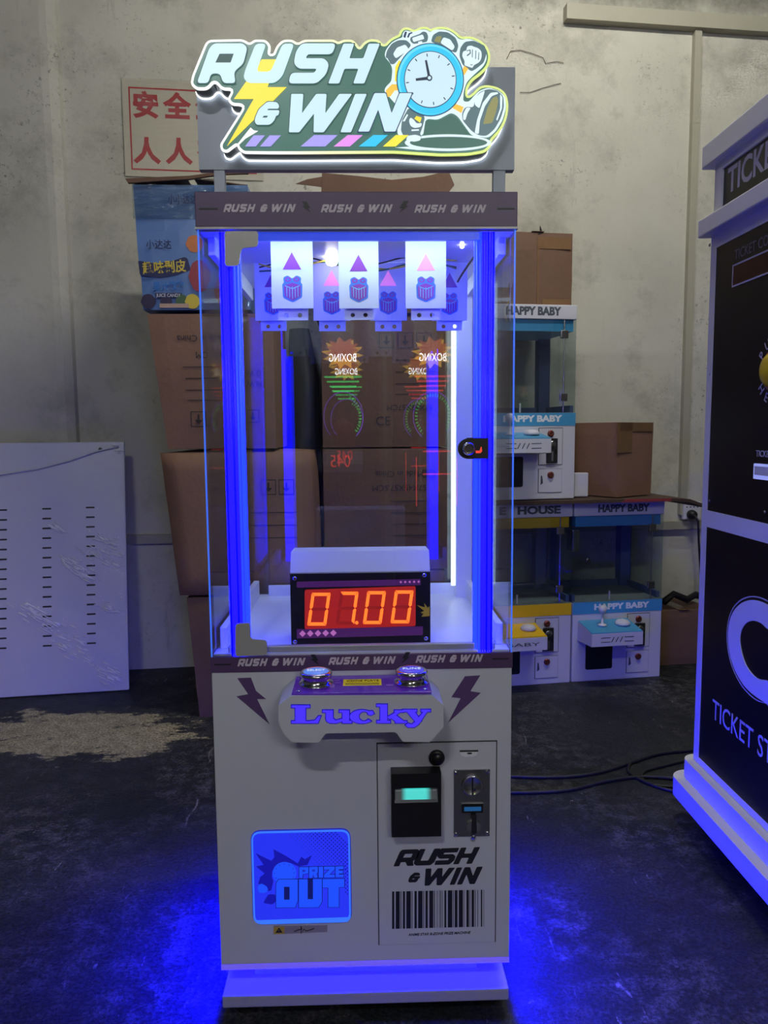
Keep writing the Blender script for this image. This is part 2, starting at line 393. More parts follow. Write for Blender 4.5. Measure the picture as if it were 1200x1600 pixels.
# cable trunking: along the top, down the wall and along the skirting line
m_trunk = mat('painted_trunking', S(160, 157, 140), 0.6, noise=(4, 0.08), bump=(40, 0.1))
(u0, v0), (u1, v1) = onW(880, 24), onW(1195, 47)
zt = (v0+v1)/2
structure(MB().prism(rect(u0, zt-0.035, 4.3, zt+0.035), WF, 0, 0.05).build('trim_2', m_trunk))
uu = onW(1076, 400)[0]
structure(MB().prism(rect(uu-0.018, 0.70, uu+0.018, zt-0.035), WF, 0, 0.03).build('trim_3', m_trunk))
vc = (onW(225, 842)[1]+onW(1060, 820)[1])/2
structure(MB().prism(rect(ux+0.01, vc-0.022, 4.3, vc+0.022), WF, 0, 0.022).build('trim_4', m_trunk))

# hall lamps
for i, (x, y, z, r, k, lc, hl) in enumerate(LAMPS):
    t = thing('ceiling_lamp', ['white batten lamp under the ceiling over the right-hand wall', 'white batten lamp under the ceiling behind the viewer on the left', 'white batten lamp farthest behind the viewer'][i], 'lamp', (x, y, z), r, 'hall lamps')
    MB().box(-hl, hl, -0.04, 0.04, 0.04, 0.10, 0.008).build('housing', m_white, t)
    for s in (-hl, hl-0.02): MB().box(s, s+0.02, -0.02, 0.02, 0, 0.04).build('end_cap', m_white, t)
    MB().cyl((-hl+0.02, 0, 0.018), (hl-0.02, 0, 0.018), 0.02, n=12).build('tube', glow('lamp_tube_%d' % i, lc, LAMP_E*k), t, True)
    for s in (-hl*0.7, hl*0.7): MB().cyl((s, 0, 0.10), (s, 0, 4.0-z), 0.006, n=8).build('suspension_rod', m_steel, t)

# ------------------------------------------------------------------ the prize machine
PM = thing('prize_machine', 'tall white prize machine with blue lit posts under a lit clock sign', 'arcade machine')
W = 0.28; D = 0.54; ZB = 0.115; ZS = 0.7364; ZH = 1.5062; ZT = 1.5658
F0 = front(0.0)

# base
MB().box(-W, W, 0, D, 0.035, 0.061, 0.003).build('base_plate', mat('grey_base_plate', (0.34, 0.33, 0.40, 1), 0.5, noise=(5, 0.06)), PM)
for sx in (-1, 1):
    for y in (0.05, D-0.05):
        MB().lathe((sx*0.24, y, 0), (0, 0, 1), [(0.022, 0), (0.022, 0.008), (0.01, 0.012), (0.01, 0.035)], 16).build('foot', m_black, PM, False)
MB().box(-W+0.055, W-0.055, 0.06, D-0.06, 0.061, ZB).build('plinth', MATS['grey_base_plate'], PM)
zl = ZB-0.016
MB().box(-W+0.04, W-0.04, 0.034, 0.044, zl, ZB).build('led_strip', m_under, PM)
for s in (-1, 1): MB().box(min(s*(W-0.022), s*(W-0.010)), max(s*(W-0.022), s*(W-0.010)), 0.03, D-0.03, zl, ZB).build('led_strip', m_under, PM)
# cabinet
MB().box(-W, W, 0, D, ZB+0.011, ZS-0.001, 0.002).build('cabinet_body', m_white, PM)
MB().box(-W, W, 0, D, ZB, ZB+0.011).build('lit_lip', m_lip, PM)

# printed strip above the cabinet
zs0 = mp(560, 1047)[1]
strip = MB().box(-W-0.001, W+0.001, -0.0015, D, zs0, ZS).build('trim_strip', m_purple, PM)

# ---- letter shapes of the emblem, traced on the sign (R1, R2 grids)
R1 = lambda l: [(290+a/6, 40+b/6) for a, b in l]
R2 = lambda l: [(450+a/6, 40+b/6) for a, b in l]
R3 = lambda l: [(600+a/5.714, 30+b/5.714) for a, b in l]
GL = {
 'R': [R1([(110,545),(225,220),(270,175),(540,175),(580,215),(545,360),(455,440),(470,545),(355,545),(325,455),(240,455),(215,545)]), R1([(320,270),(455,270),(425,355),(280,355)])],
 'U': [R1([(660,178),(758,178),(665,440),(800,440),(912,178),(1020,178),(910,480),(840,545),(590,545),(545,500),(560,430)])],
 'S': [R2([(130,175),(450,175),(415,275),(185,275),(165,315),(340,315),(385,365),(360,460),(270,548),(5,548),(30,450),(250,450),(272,410),(100,410),(55,360),(75,250)])],
 'H': [R2([(520,178),(620,178),(575,315),(705,315),(755,178),(860,178),(715,548),(612,548),(660,410),(530,410),(480,548),(378,548)])],
 '&': [R1([(690,790),(770,720),(860,725),(880,760),(870,785),(775,785),(765,800),(885,800),(870,845),(850,850),(830,900),(790,935),(670,935),(650,910),(655,870)]), R1([(735,850),(775,850),(765,870),(720,870)])],
 'W': [R2([(32,648),(145,648),(132,830),(265,648),(362,648),(350,830),(480,648),(600,648),(335,1005),(240,1005),(245,830),(105,1005),(10,1005)])],
 'I': [R2([(630,648),(738,648),(590,1005),(492,1005)])],
 'N': [R2([(810,648),(915,648),(970,835),(1045,648),(1160,648),(1005,1005),(905,1005),(845,800),(760,1005),(658,1005)])],
}
def unit(ch):
    """glyph scaled to height 1, starting at x = 0"""
    ls = GL[ch]; xs = [p[0] for l in ls for p in l]; ys = [p[1] for l in ls for p in l]
    h = max(ys)-min(ys); return [[((p[0]-min(xs))/h, (max(ys)-p[1])/h) for p in l] for l in ls], (max(xs)-min(xs))/h
def logo(s, h, x, y, fr, m, parent, lift, depth=0.0006, fit=None, name='letter', gap=0.0, widen=1.0, rise=0.0):
    """emblem lettering as one printed line, left end at x, baseline y"""
    pen = 0.0; items = []
    for ch in s:
        if ch == ' ': pen += 0.72; continue
        g, wd = unit(ch); items.append((g, pen)); pen += wd-0.30+gap
    tot = pen+0.30-gap; k = (fit/tot/h) if fit else widen
    mb = MB()
    for g, p in items:
        mb.prism([rnd_loop([(x+(q[0]+p)*h*k, y+q[1]*h+rise*(q[0]+p)*h*k) for q in l], 0.05*h, 2) for l in g], fr, lift, lift+depth)
    return mb.build(name, m, parent)

def strip_print(fr, parent, pts, y0, y1, bolts, dashes, Y):
    """three emblem lines with two bolts and two dashes on the header / trim strip"""
    for a, b, yb in pts:
        p, q = mp(a, yb, Y), mp(b, yb, Y); h = mp(a, yb-y1, Y)[1]-p[1]
        logo('RUSH & WIN', h, p[0], p[1], fr, m_lilac, parent, 0.0004, fit=q[0]-p[0], name='lettering', gap=0.17)
    for l in bolts: plate('printed_bolt', [mp(a, b, Y) for a, b in l], fr, 0.0002, 0.0008, m_ink, parent)
    for a, b, yd in dashes:
        p, q = mp(a, yd, Y), mp(b, yd, Y); plate('printed_dash', rect(p[0], p[1]-0.0016, q[0], q[1]+0.0012), fr, 0.0002, 0.0008, m_ink, parent)
fs = front(-0.0015)
def boltpx(cx, cy, s, k=1): return [(cx+k*a*s, cy+b*s) for a, b in ((0,-9),(-7,-9),(-3,-2),(-7,-2),(7,9),(2,1),(6,1))]
def boltpx2(cx, cy, s): return [(cx+a*s, cy+b*s) for a, b in ((0,-9),(7,-9),(3,-2),(7,-2),(-7,9),(-2,1),(-6,1))]
strip_print(fs, strip, [(371,478,1041), (513,619,1038.5), (649,755,1035.5)], 0, 11.5, [boltpx(492,1031,0.95), boltpx2(634,1028,1.0)], [(335,361,1038), (769,795,1029)], -0.0015)

# header
head = MB().box(-W-0.002, W+0.002, -0.003, D, ZH, ZT, 0.0015).build('header', m_purple, PM)
MB().box(-W-0.003, W+0.003, -0.004, D, ZH-0.004, ZH).build('header_edge', m_bracket, PM)
fh = front(-0.003)
strip_print(fh, head, [(349,463,331.5), (501,614,332), (647,760,332.5)], 0, 12.5, [boltpx(479,324,1.0), boltpx2(631,323.5,1.05)], [(311,340,326), (777,804,326)], -0.003)

# ---- cell: glass, posts, floor
ZG0, ZG1 = ZS, ZH-0.004
MB().box(-W+0.004, W-0.004, 0.006, D-0.006, ZS, ZS+0.004).build('cell_floor', m_inner, PM)
MB().box(-W+0.045, W-0.045, D-0.028, D-0.022, ZS+0.004, mp(600, 912, D-0.025)[1]).build('back_kickboard', m_inner, PM)
for s in (-1, 1):
    a, b = sorted((s*(W-0.010), s*(W-0.024)))
    MB().box(a, b, 0.04, D-0.04, ZS+0.004, ZS+0.046, 0.002).build('side_rail', m_inner, PM)
    MB().box(a, b, 0.04, D-0.02, ZG1-0.035, ZG1, 0.002).build('upper_rail', m_inner, PM)
MB().box(-W+0.004, W-0.004, 0.004, D-0.004, ZG1-0.003, ZG1).build('cell_ceiling', m_inner, PM)
MB().box(-W+0.03, W-0.03, 0.010, 0.022, ZS+0.004, ZS+0.016, 0.002).build('door_sill', m_bracket, PM)
for s in (-1, 1):
    a, b = sorted((s*(W-0.003), s*(W-0.007)))
    MB().box(a, b, 0.006, D-0.004, ZG0, ZG1).build('side_glass', m_glass2, PM)
    # clear front corner pane outside the lit post
    a, b = sorted((s*(W-0.002), s*0.244))
    MB().box(a, b, 0.002, 0.006, ZG0, ZG1).build('corner_glass', m_glass2, PM)
    MB().box(min(s*W, s*(W-0.0025)), max(s*W, s*(W-0.0025)), 0.0, 0.0025, ZG0, ZG1).build('lit_edge', m_edge, PM)
    # lit post: broad blue core and two ribs
    x0 = 0.216 if s > 0 else -0.244
    MB().box(x0, x0+0.028, 0.006, 0.030, ZG0, ZG1, 0.003).build('led_post', m_led, PM)
    for k in range(6):       # ribbed front of the extrusion
        MB().cyl((x0+0.0026+k*0.0046, 0.0065, ZG0), (x0+0.0026+k*0.0046, 0.0065, ZG1), 0.0020, n=8).build('led_rib', m_led if k in (1, 2, 4) else m_led2 if k == (5 if s < 0 else 0) else m_led3, PM, True)
    xi = s*0.2135
    MB().cyl((xi, 0.012, ZG0), (xi, 0.012, ZG1), 0.0028, n=10).build('led_rib', m_led2, PM, True)
    MB().cyl((s*0.2095, 0.016, ZG0), (s*0.2095, 0.016, ZG1), 0.0020, n=10).build('led_rib', m_led2, PM, True)
MB().box(-0.243, 0.243, D-0.012, D-0.008, ZG0, ZG1).build('back_glass', m_glass, PM)
MB().box(-0.2065, 0.2065, 0.0, 0.0045, ZG0+0.003, ZG1-0.003).build('door_glass', m_glass, PM)
# rear corner posts: clear on the left, white with a lit tube on the right
MB().box(-W+0.008, -W+0.046, D-0.020, D-0.004, ZG0, ZG1, 0.003).build('rear_post', glass('clear_acrylic', (0.9, 0.93, 0.97, 1)), PM)
MB().box(0.232, W-0.008, D-0.07, D-0.006, ZG0, ZG1, 0.002).build('rear_post', m_inner, PM)
m_wled = glow('white_led', (0.72, 0.88, 1.0, 1), 2.6)
MB().box(0.222, 0.231, D-0.058, D-0.050, ZG0+0.03, ZG1-0.004).build('white_led_tube', m_wled, PM)
# white strip lamp behind the header, over the cards
MB().box(-0.20, 0.20, 0.012, 0.026, ZG1-0.011, ZG1-0.004).build('cell_lamp', glow('cell_lamp', (0.66, 0.88, 1.0, 1), 16), PM)
MB().box(-0.23, 0.23, 0.006, 0.011, ZG1-0.017, ZG1-0.003).build('top_rail', glow('blue_lit_rail', (0.01, 0.05, 0.8, 1), 0.9), PM)  # valance added to hide the lamp; its blue light is put in as glow
MB().box(-0.18, 0.18, 0.36, 0.375, ZG1-0.010, ZG1-0.003).build('cell_lamp', glow('rear_cell_lamp', (0.70, 0.86, 1.0, 1), 55), PM)
p = mp(515, 372, 0.10)
MB().lathe((p[0], 0.20, ZG1-0.003), (0, 0, -1), [(0.012, 0), (0.012, 0.010), (0.009, 0.015), (0.003, 0.017)], 16).build('spot_lamp', glow('spot_lamp', (1, 0.98, 0.9, 1), 14), PM, True)
p = mp(722, 367, 0.10)
MB().lathe((p[0], 0.10, ZG1-0.003), (0, 0, -1), [(0.004, 0), (0.004, 0.004), (0.002, 0.006)], 12).build('spot_lamp', glow('spot_lamp', (1, 0.98, 0.9, 1), 14), PM, True)
# wiring under the cell ceiling
def wire(pts, r, m, name='wire'):
    P = [Vector(p) for p in pts]; out = []
    for i in range(len(P)-1):
        a, b, c, d = P[max(i-1, 0)], P[i], P[i+1], P[min(i+2, len(P)-1)]
        for k in range(6):
            t = k/6; out.append(0.5*((2*b)+(c-a)*t+(2*a-5*b+4*c-d)*t*t+(3*b-a-3*c+d)*t**3))
    out.append(P[-1]); return MB().tube(out, r, 6).build(name, m, PM, True)
m_wy = mat('yellow_wire', S(220, 190, 60), 0.5, noise=(20, 0.1)); m_wg = mat('green_wire', S(50, 110, 80), 0.5, noise=(20, 0.1)); m_wk = mat('black_wire', S(20, 20, 25), 0.5, noise=(20, 0.1))
zc = ZG1-0.016
for q, (mm, dz) in enumerate(((m_wy, 0), (m_wg, -0.004), (m_wk, 0.004))):
    wire([(-0.20+0.05*k, 0.20+0.004*q+0.006*((k+q) % 2), zc+dz-0.010*math.sin(k*1.5+q)) for k in range(9)], 0.0016, mm)
wire([(0.20, 0.30, zc), (0.215, 0.32, zc-0.02), (0.21, 0.33, zc-0.05), (0.225, 0.34, zc-0.075)], 0.003, m_wk)
wire([(0.205, 0.31, zc-0.07), (0.215, 0.315, zc-0.055), (0.226, 0.32, zc-0.075), (0.22, 0.322, zc-0.1)], 0.0024, m_wy)
wire([(0.23, 0.10, zc+0.005), (0.222, 0.16, zc-0.005), (0.21, 0.22, zc-0.022), (0.207, 0.28, zc-0.03)], 0.0022, m_wk)

# ---- prize cards: three in the front row, four behind
m_tri = mat('purple_print', S(150, 60, 170), 0.5, noise=(10, 0.06)); m_trip = mat('glowing_pink_print', S(255, 150, 205), 0.5, emit=(0.75, 0.20, 0.45, 1), es=0.6, noise=(10, 0.04))  # the pink triangle print is given a glow of its own
m_gifto = mat('gift_outline_print', S(70, 130, 215), 0.5, noise=(10, 0.05)); m_giftp = mat('gift_magenta_print', S(150, 60, 165), 0.5, noise=(10, 0.05)); m_giftd = mat('gift_line_print', S(120, 215, 235), 0.5, noise=(10, 0.03))
def card(px0, px1, pyb, pyt, Y, tri):
    (x0, z0), (x1, _) = mp(px0, pyb, Y), mp(px1, pyb, Y); z1 = min(mp(px0, pyt, Y)[1], ZG1-0.0035)
    fr = front(Y); cw = x1-x0; cx = (x0+x1)/2
    c = plate('prize_card', rect(x0, z0, x1, z1), fr, -0.003, 0, m_card, PM)
    s = cw/0.0745
    zt = z0+0.068*s; plate('triangle', [(cx-0.0165*s, zt), (cx+0.0165*s, zt), (cx, zt+0.030*s)], fr, 0, 0.0006, tri, c)
    g = lambda l: [(cx+a*0.001*s, z0+b*0.001*s) for a, b in l]
    plate('gift_icon', rnd_loop(g([(0,11),(17,19),(18,42),(15,45),(16,54),(8,58),(0,52),(-8,58),(-16,54),(-15,45),(-18,42),(-17,19)]), 0.003), fr, 0, 0.0006, m_gifto, c)
    plate('gift_icon', rnd_loop(g([(0,14),(14,21),(15,40),(0,45),(-15,40),(-14,21)]), 0.001), fr, 0.0006, 0.001, m_giftp, c)
    for k in (-1, 1): plate('gift_icon', [circ(cx+k*0.0075*s, z0+0.0505*s, 0.0055*s, 14, 0.0042*s), circ(cx+k*0.0075*s, z0+0.0505*s, 0.0028*s, 14, 0.002*s)], fr, 0.0006, 0.001, m_giftp, c)
    for a in (-10, -5, 0, 5, 10): plate('gift_icon', g([(a-0.6, 17+abs(a)*.35), (a+0.6, 17+abs(a)*.35), (a+0.6, 38-abs(a)*.1), (a-0.6, 38-abs(a)*.1)]), fr, 0.001, 0.0013, m_giftd, c)
    plate('gift_icon', g([(-13,39),(0,33.5),(13,39),(13,40.2),(0,35),(-13,40.2)]), fr, 0.001, 0.0013, m_giftd, c)
    # steel hanger behind the card, with two holes near its lower end
    bw = cw*0.36; zb = z0-0.020*s
    hl = rect(cx-bw, zb, cx+bw, z1)
    plate('hanger', [hl, circ(cx-bw*0.45, zb+0.009*s, 0.0042*s, 14), circ(cx+bw*0.45, zb+0.009*s, 0.0042*s, 14)], fr, -0.010, -0.007, m_inner, PM)
for a, b, t in ((425, 490, m_tri), (530, 592, m_tri), (634, 697, m_trip)): card(a, b, 482, 352, 0.070, t)
for a, b, t in ((399, 455, m_tri), (490, 548, m_trip), (578, 636, m_trip), (675, 730, m_tri)): card(a, b, 501, 380, 0.25, t)

# ---- door fittings
fd = front(0.0)
MB().prism(rnd_loop([mp(*q) for q in ((351,362),(404,362),(403,386),(377,389),(374,416),(352,417))], 0.006), fd, 0, 0.004).build('door_bracket', m_bracket, PM)
MB().prism(rnd_loop([mp(*q) for q in ((368,974),(391,972),(392,998),(417,1000),(418,1023),(368,1025))], 0.006), fd, 0, 0.004).build('door_bracket', m_bracket, PM)
lx, lz = mp(731, 701)
tab = plate('lock_tab', [mp(763, 717), mp(763, 684), mp(730, 684)]+[(lx+0.0185*math.cos(a), lz+0.0185*math.sin(a)) for a in [math.pi/2+math.pi*k/14 for k in range(1, 14)]]+[mp(730, 717)], fd, 0, 0.003, m_black, PM)
MB().lathe((lx, -0.003, lz), (0, -1, 0), [(0.0115, 0), (0.0115, 0.010), (0.0095, 0.013), (0.0075, 0.013), (0.0072, 0.010)], 28).build('lock_ring', m_chrome, tab, True)
MB().lathe((lx, -0.0128, lz), (0, -1, 0), [(0.0070, 0), (0.0065, 0.0008)], 20).build('lock_core', m_dsteel, tab)
plate('red_reflection', [mp(*q) for q in ((743,704),(749,704),(751,698),(752,698),(753,705),(750,708),(743,708))], fd, 0.003, 0.0034, glow('red_reflection_glow', (0.9, 0.06, 0.03, 1), 0.9), tab)  # red reflection painted on the tab as a glowing shape

# ---- timer display just inside the door
YD = 0.045
tl, tr_, bl, br = mp(453, 898, YD), mp(671, 893, YD), mp(456, 1009, YD), mp(672, 1004, YD)
x0, x1 = -0.1355, 0.1310; z0 = ZS+0.005; z1 = (tl[1]+tr_[1])/2
zt2 = mp(560, 861, YD+0.03)[1]
sf = Frame((x0, 0, 0), (0, 1, 0), (0, 0, 1))     # side profile, normal +x
disp = MB().prism([(YD+0.006, z0), (YD+0.11, z0), (YD+0.11, zt2-0.004), (YD+0.030, zt2), (YD+0.006, z1+0.002)], sf, 0, x1-x0).build('timer_display', m_white, PM)
fp = front(YD)
plate('bezel', rect(x0, z0, x1, z1), fp, -0.006, 0, m_black, disp)
T = lambda zx, zy: mp(430+zx/4.4444, 850+zy/4.4444, YD)
for zx, zy in ((135, 238), (1035, 216), (138, 680), (1047, 656)):
    c = T(zx, zy); MB().lathe((c[0], YD, c[1]), (0, -1, 0), [(0.0042, 0), (0.0040, 0.0015), (0.0025, 0.0022)], 14).build('screw', m_chrome, disp, True)
m_dp = glow('display_purple', S(72, 24, 96), 0.8); m_red = glow('display_red', (0.42, 0.012, 0.008, 1), 0.9); m_seg = glow('lit_segment', (1.0, 0.15, 0.015, 1), 1.9); m_off = glow('unlit_segment', (0.30, 0.008, 0.006, 1), 0.9); m_dia = glow('display_diamond', S(190, 110, 190), 0.9)
plate('display_band', [T(150,262),(T(1010,243)),T(1010,285),T(150,303)], fp, 0, 0.0006, m_dp, disp)
plate('display_band', [T(150,592),T(1025,572),T(1025,632),T(150,655)], fp, 0, 0.0006, m_dp, disp)
for k in range(5):
    cx, cy = 190+k*53.5, 622-k*1.3; plate('diamond', [T(cx-23,cy),T(cx,cy+23),T(cx+23,cy),T(cx,cy-23)], fp, 0.0006, 0.001, m_dia, disp)
    cx, cy = 872+k*31, 264-k*0.7; plate('diamond', [T(cx-9,cy),T(cx,cy+9),T(cx+9,cy),T(cx,cy-9)], fp, 0.0006, 0.001, m_dia, disp)
plate('digit_window', rnd_loop([T(205,318),T(975,292),T(975,570),T(205,592)], 0.004), fp, 0, 0.0004, m_red, disp)
def digit(qx, qy, segs, wd=110, ht=228, sl=-32):
    """seven-segment numeral, upper left corner at (qx, qy) on the display grid"""
    th = 22
    def P(u, v): return T(qx+u*wd+sl*v, qy+v*ht)
    a = th/wd; b = th/ht; SEG = {
      'a': [(0.02,0),(0.98,0),(1-a,b),(a,b)], 'd': [(a,1-b),(1-a,1-b),(0.98,1),(0.02,1)],
      'f': [(0,0.02),(a,b+0.01),(a,0.46-b*0.2),(a/2,0.495),(0,0.46)], 'b': [(1,0.02),(1,0.46),(1-a/2,0.495),(1-a,0.46-b*0.2),(1-a,b+0.01)],
      'e': [(0,0.98),(0,0.54),(a/2,0.505),(a,0.54+b*0.2),(a,1-b-0.01)], 'c': [(1,0.98),(1-a,1-b-0.01),(1-a,0.54+b*0.2),(1-a/2,0.505),(1,0.54)],
      'g': [(a*0.6,0.5),(a,0.5-b/2),(1-a,0.5-b/2),(1-a*0.6,0.5),(1-a,0.5+b/2),(a,0.5+b/2)]}
    mb = MB()
    for s in segs: mb.prism([P(u, v) for u, v in SEG[s]], fp, 0.0006, 0.0012)
    mb.build('lit_digit', m_seg, disp)
    mo = MB()
    for s in SEG:
        if s not in segs: mo.prism([P(u, v) for u, v in SEG[s]], fp, 0.0004, 0.0008)
    mo.build('unlit_digit', m_off, disp)
digit(254, 338, 'abcdef', 132); digit(452, 331, 'abc', 128); digit(640, 327, 'abcdef', 130); digit(832, 322, 'abcdef', 130)
c = T(566, 546); plate('decimal_point', circ(c[0], c[1], 0.0034, 16), fp, 0.0006, 0.0012, m_seg, disp)
plate('printed_burst', [T(985,425),T(1040,440),T(1035,410),T(1060,445),T(1072,430),T(1072,500),T(1015,505),T(1030,485),T(1010,475),T(1035,465)], fp, 0, 0.0006, glow('burst_print', S(120, 100, 30), 0.8), disp)

# ------------------------------------------------------------------ control box under the window
YC = -0.10
Cg = lambda zx, zy, y=YC: mp(420+zx/4.138, 1030+zy/4.138, y)
fc = front(YC)
outl = [Cg(62,300), Cg(142,236), Cg(1058,234), Cg(1130,298), Cg(1130,440), Cg(1040,536), Cg(868,534), Cg(820,472), Cg(370,480), Cg(320,540), Cg(150,538), Cg(92,474), Cg(62,402)]
cb = MB().prism(outl, fc, YC+0.001, 0).build('control_box', m_white, PM)
zt_ = (outl[1][1]+outl[2][1])/2
pa, pb = outl[1][0], outl[2][0]
m_pan = mat('purple_acrylic', S(70, 34, 120), 0.15, emit=(0.035, 0.008, 0.16, 1), es=0.7, noise=(14, 0.35))
MB().box(pa+0.001, pb-0.001, YC+0.002, -0.002, zt_, zt_+0.005, 0.0015).build('top_panel', m_pan, cb)
ft = Frame((0, -0.05, zt_+0.005), (1, 0, 0), (0, 1, 0))
m_yel = mat('yellow_sticker', S(250, 236, 20), 0.5, noise=(30, 0.05))
sk_ = plate('yellow_sticker', rect(-0.035, -0.012, 0.034, 0.022), ft, 0, 0.0006, m_yel, cb)
text('COINS PLAYS', 0.012, ft, 0, 0.012, mat('sticker_ink', S(110, 90, 20), 0.6, noise=(30, 0.1)), sk_, lift=0.0006, fit=0.058)
for k in range(2): plate('printed_line', rect(-0.031, -0.003-k*0.006, 0.030, -0.0005-k*0.006), ft, 0.0006, 0.0009, MATS['sticker_ink'], sk_)
m_tr = mat('panel_trace_print', S(150, 110, 200), 0.4, noise=(20, 0.1))
for a, b, c, d in ((-0.06,0.018,-0.042,0.020),(-0.058,-0.02,-0.05,-0.004),(-0.05,0.004,-0.04,0.007),(0.042,-0.014,0.055,-0.011)): plate('panel_print', rect(a, b, c, d), ft, 0, 0.0005, m_tr, cb)
for x in (pa+0.012, pb-0.012):
    for y in (YC+0.012, -0.012): MB().lathe((x, y, zt_+0.005), (0, 0, 1), [(0.004, 0), (0.0038, 0.0015), (0.002, 0.0022)], 12).build('screw', m_chrome, cb, True)
for bx, word, cc, em in ((onY(494, 1062, -0.052).x, 'SELECT', S(70, 110, 190), (0.10, 0.22, 0.62, 1)), (onY(643, 1060, -0.052).x, 'PLINE', S(70, 70, 190), (0.07, 0.06, 0.5, 1))):
    zb = zt_+0.005; by = -0.052
    bu = MB().lathe((bx, by, zb), (0, 0, 1), [(0.0305, 0), (0.0312, 0.003), (0.0305, 0.005), (0.0275, 0.006), (0.0262, 0.016), (0.0285, 0.018), (0.0292, 0.021), (0.0275, 0.0245), (0.024, 0.0255), (0.0225, 0.0245)], 40).build('push_button', m_chrome, cb, True)
    MB().lathe((bx, by, zb+0.022), (0, 0, 1), [(0.0225, 0), (0.0222, 0.003), (0.012, 0.0042), (0.002, 0.0045)], 32).build('button_cap', mat('button_cap_'+word, cc, 0.2, emit=em, es=0.8, noise=(20, 0.05)), bu, True)
    text(word, 0.013, Frame((bx, by, zb+0.0266), (1, 0, 0), (0, 1, 0)), 0, 0, glow('button_word', (0.6, 0.75, 1, 1), 0.8), bu, fit=0.032)
# lit raised word on the front
m_lk = glow('lit_blue_letters', (0.065, 0.030, 0.95, 1), 1.0); m_lko = mat('dark_blue_letter_edge', S(24, 8, 150), 0.4, emit=(0.006, 0.001, 0.22, 1), es=1.0, noise=(10, 0.05))
def arc_c():
    o = [(602+78*math.cos(a), 369-43*math.sin(a)) for a in [math.radians(42+ (276)*k/26) for k in range(27)]]
    i = [(616+34*math.cos(a), 367-32*math.sin(a)) for a in [math.radians(322-(284)*k/26) for k in range(27)]]
    return o+i
LK = {'L': [[(172,298),(238,298),(238,410),(172,410)],[(148,296),(265,296),(265,310),(148,310)],[(148,398),(318,398),(316,410),(148,410)],[(240,410),(318,410),(336,366),(322,366),(298,394),(240,400)]],
 'u': [[(370,330),(415,330),(415,385),(370,385)],[(348,328),(415,328),(415,341),(348,341)],[(370,380),(415,378),(432,394),(478,382),(480,396),(440,410),(395,410),(374,398)],[(476,330),(520,330),(520,405),(476,405)],[(455,328),(520,328),(520,341),(455,341)],[(476,397),(536,397),(536,410),(476,410)]],
 'c': [arc_c(), [(640,335),(670,332),(680,350),(660,360),(640,354)]],
 'k': [[(720,291),(765,291),(765,405),(720,405)],[(697,290),(765,290),(765,303),(697,303)],[(698,396),(786,396),(786,409),(698,409)],[(765,372),(832,334),(852,338),(782,384)],[(782,372),(812,352),(882,405),(832,409)],[(812,328),(872,328),(872,340),(812,340)],[(818,398),(892,398),(892,409),(818,409)]],
 'y': [[(886,330),(938,330),(986,398),(956,412)],[(1004,332),(1026,332),(966,420),(938,437),(900,437),(884,424),(900,412),(922,420),(944,404)],[(866,324),(956,324),(956,337),(866,337)],[(984,324),(1044,324),(1044,337),(984,337)]]}
for ch, pl in LK.items():
    a, b = MB(), MB()
    for q in pl:
        l = [Cg(*p) for p in q]; b.prism(inset(l, -0.0014), fc, 0, 0.0015); a.prism(l, fc, 0.0015, 0.003)
    e = b.build('raised_letter', m_lko, cb); a.build('lit_letter', m_lk, cb)

# purple bolts left and right of it
B4 = lambda l: [mp(310+a/2.353, 1000+b/2.353) for a, b in l]
plate('bolt_decal', B4([(143,140),(193,138),(212,187),(249,217),(216,217),(262,310),(140,207),(183,199)]), F0, 0, 0.0006, m_purple_d, PM)
plate('bolt_decal', B4([(980,133),(1036,130),(1000,188),(1038,194),(918,304),(964,214),(930,210)]), F0, 0, 0.0006, m_purple_d, PM)

# ------------------------------------------------------------------ service door
G6 = lambda zx, zy, y=0.0: mp(580+zx/4.705, 1150+zy/4.705, y)
dl = [G6(40,58), G6(912,38), G6(912,1505), G6(66,1530)]
xs0, xs1 = (dl[0][0]+dl[3][0])/2, (dl[1][0]+dl[2][0])/2; zd0, zd1 = (dl[2][1]+dl[3][1])/2, (dl[0][1]+dl[1][1])/2
sd = plate('service_door', rect(xs0, zd0, xs1, zd1), F0, 0.0004, 0.003, m_white, PM)
plate('door_gap', [rect(xs0-0.0018, zd0-0.0018, xs1+0.0022, zd1+0.0022), rect(xs0-0.0002, zd0-0.0002, xs1+0.0002, zd1+0.0002)], F0, 0.0001, 0.0008, m_ink, sd)
YS = -0.003; fsd = front(YS)
c = G6(481, 157, YS)
MB().lathe((c[0], YS, c[1]), (0, -1, 0), [(0.0152, 0), (0.0152, 0.004), (0.0125, 0.007), (0.0115, 0.0065), (0.0112, 0.012), (0.010, 0.014)], 30).build('door_lock', m_black, sd, True)
plate('coin_return_slot', rnd_loop([G6(650,112,YS),G6(785,110,YS),G6(778,138,YS),G6(745,150,YS),G6(690,152,YS),G6(658,138,YS)], 0.002), fsd, 0, 0.002, m_card, sd)
plate('slot_opening', [G6(650,105,YS),G6(786,103,YS),G6(786,111,YS),G6(650,114,YS)], fsd, 0, 0.0026, m_ink, sd); c = G6(722, 124, YS); plate('slot_opening', circ(c[0], c[1], 0.005, 16, 0.0018), fsd, 0.002, 0.0026, m_ink, sd)
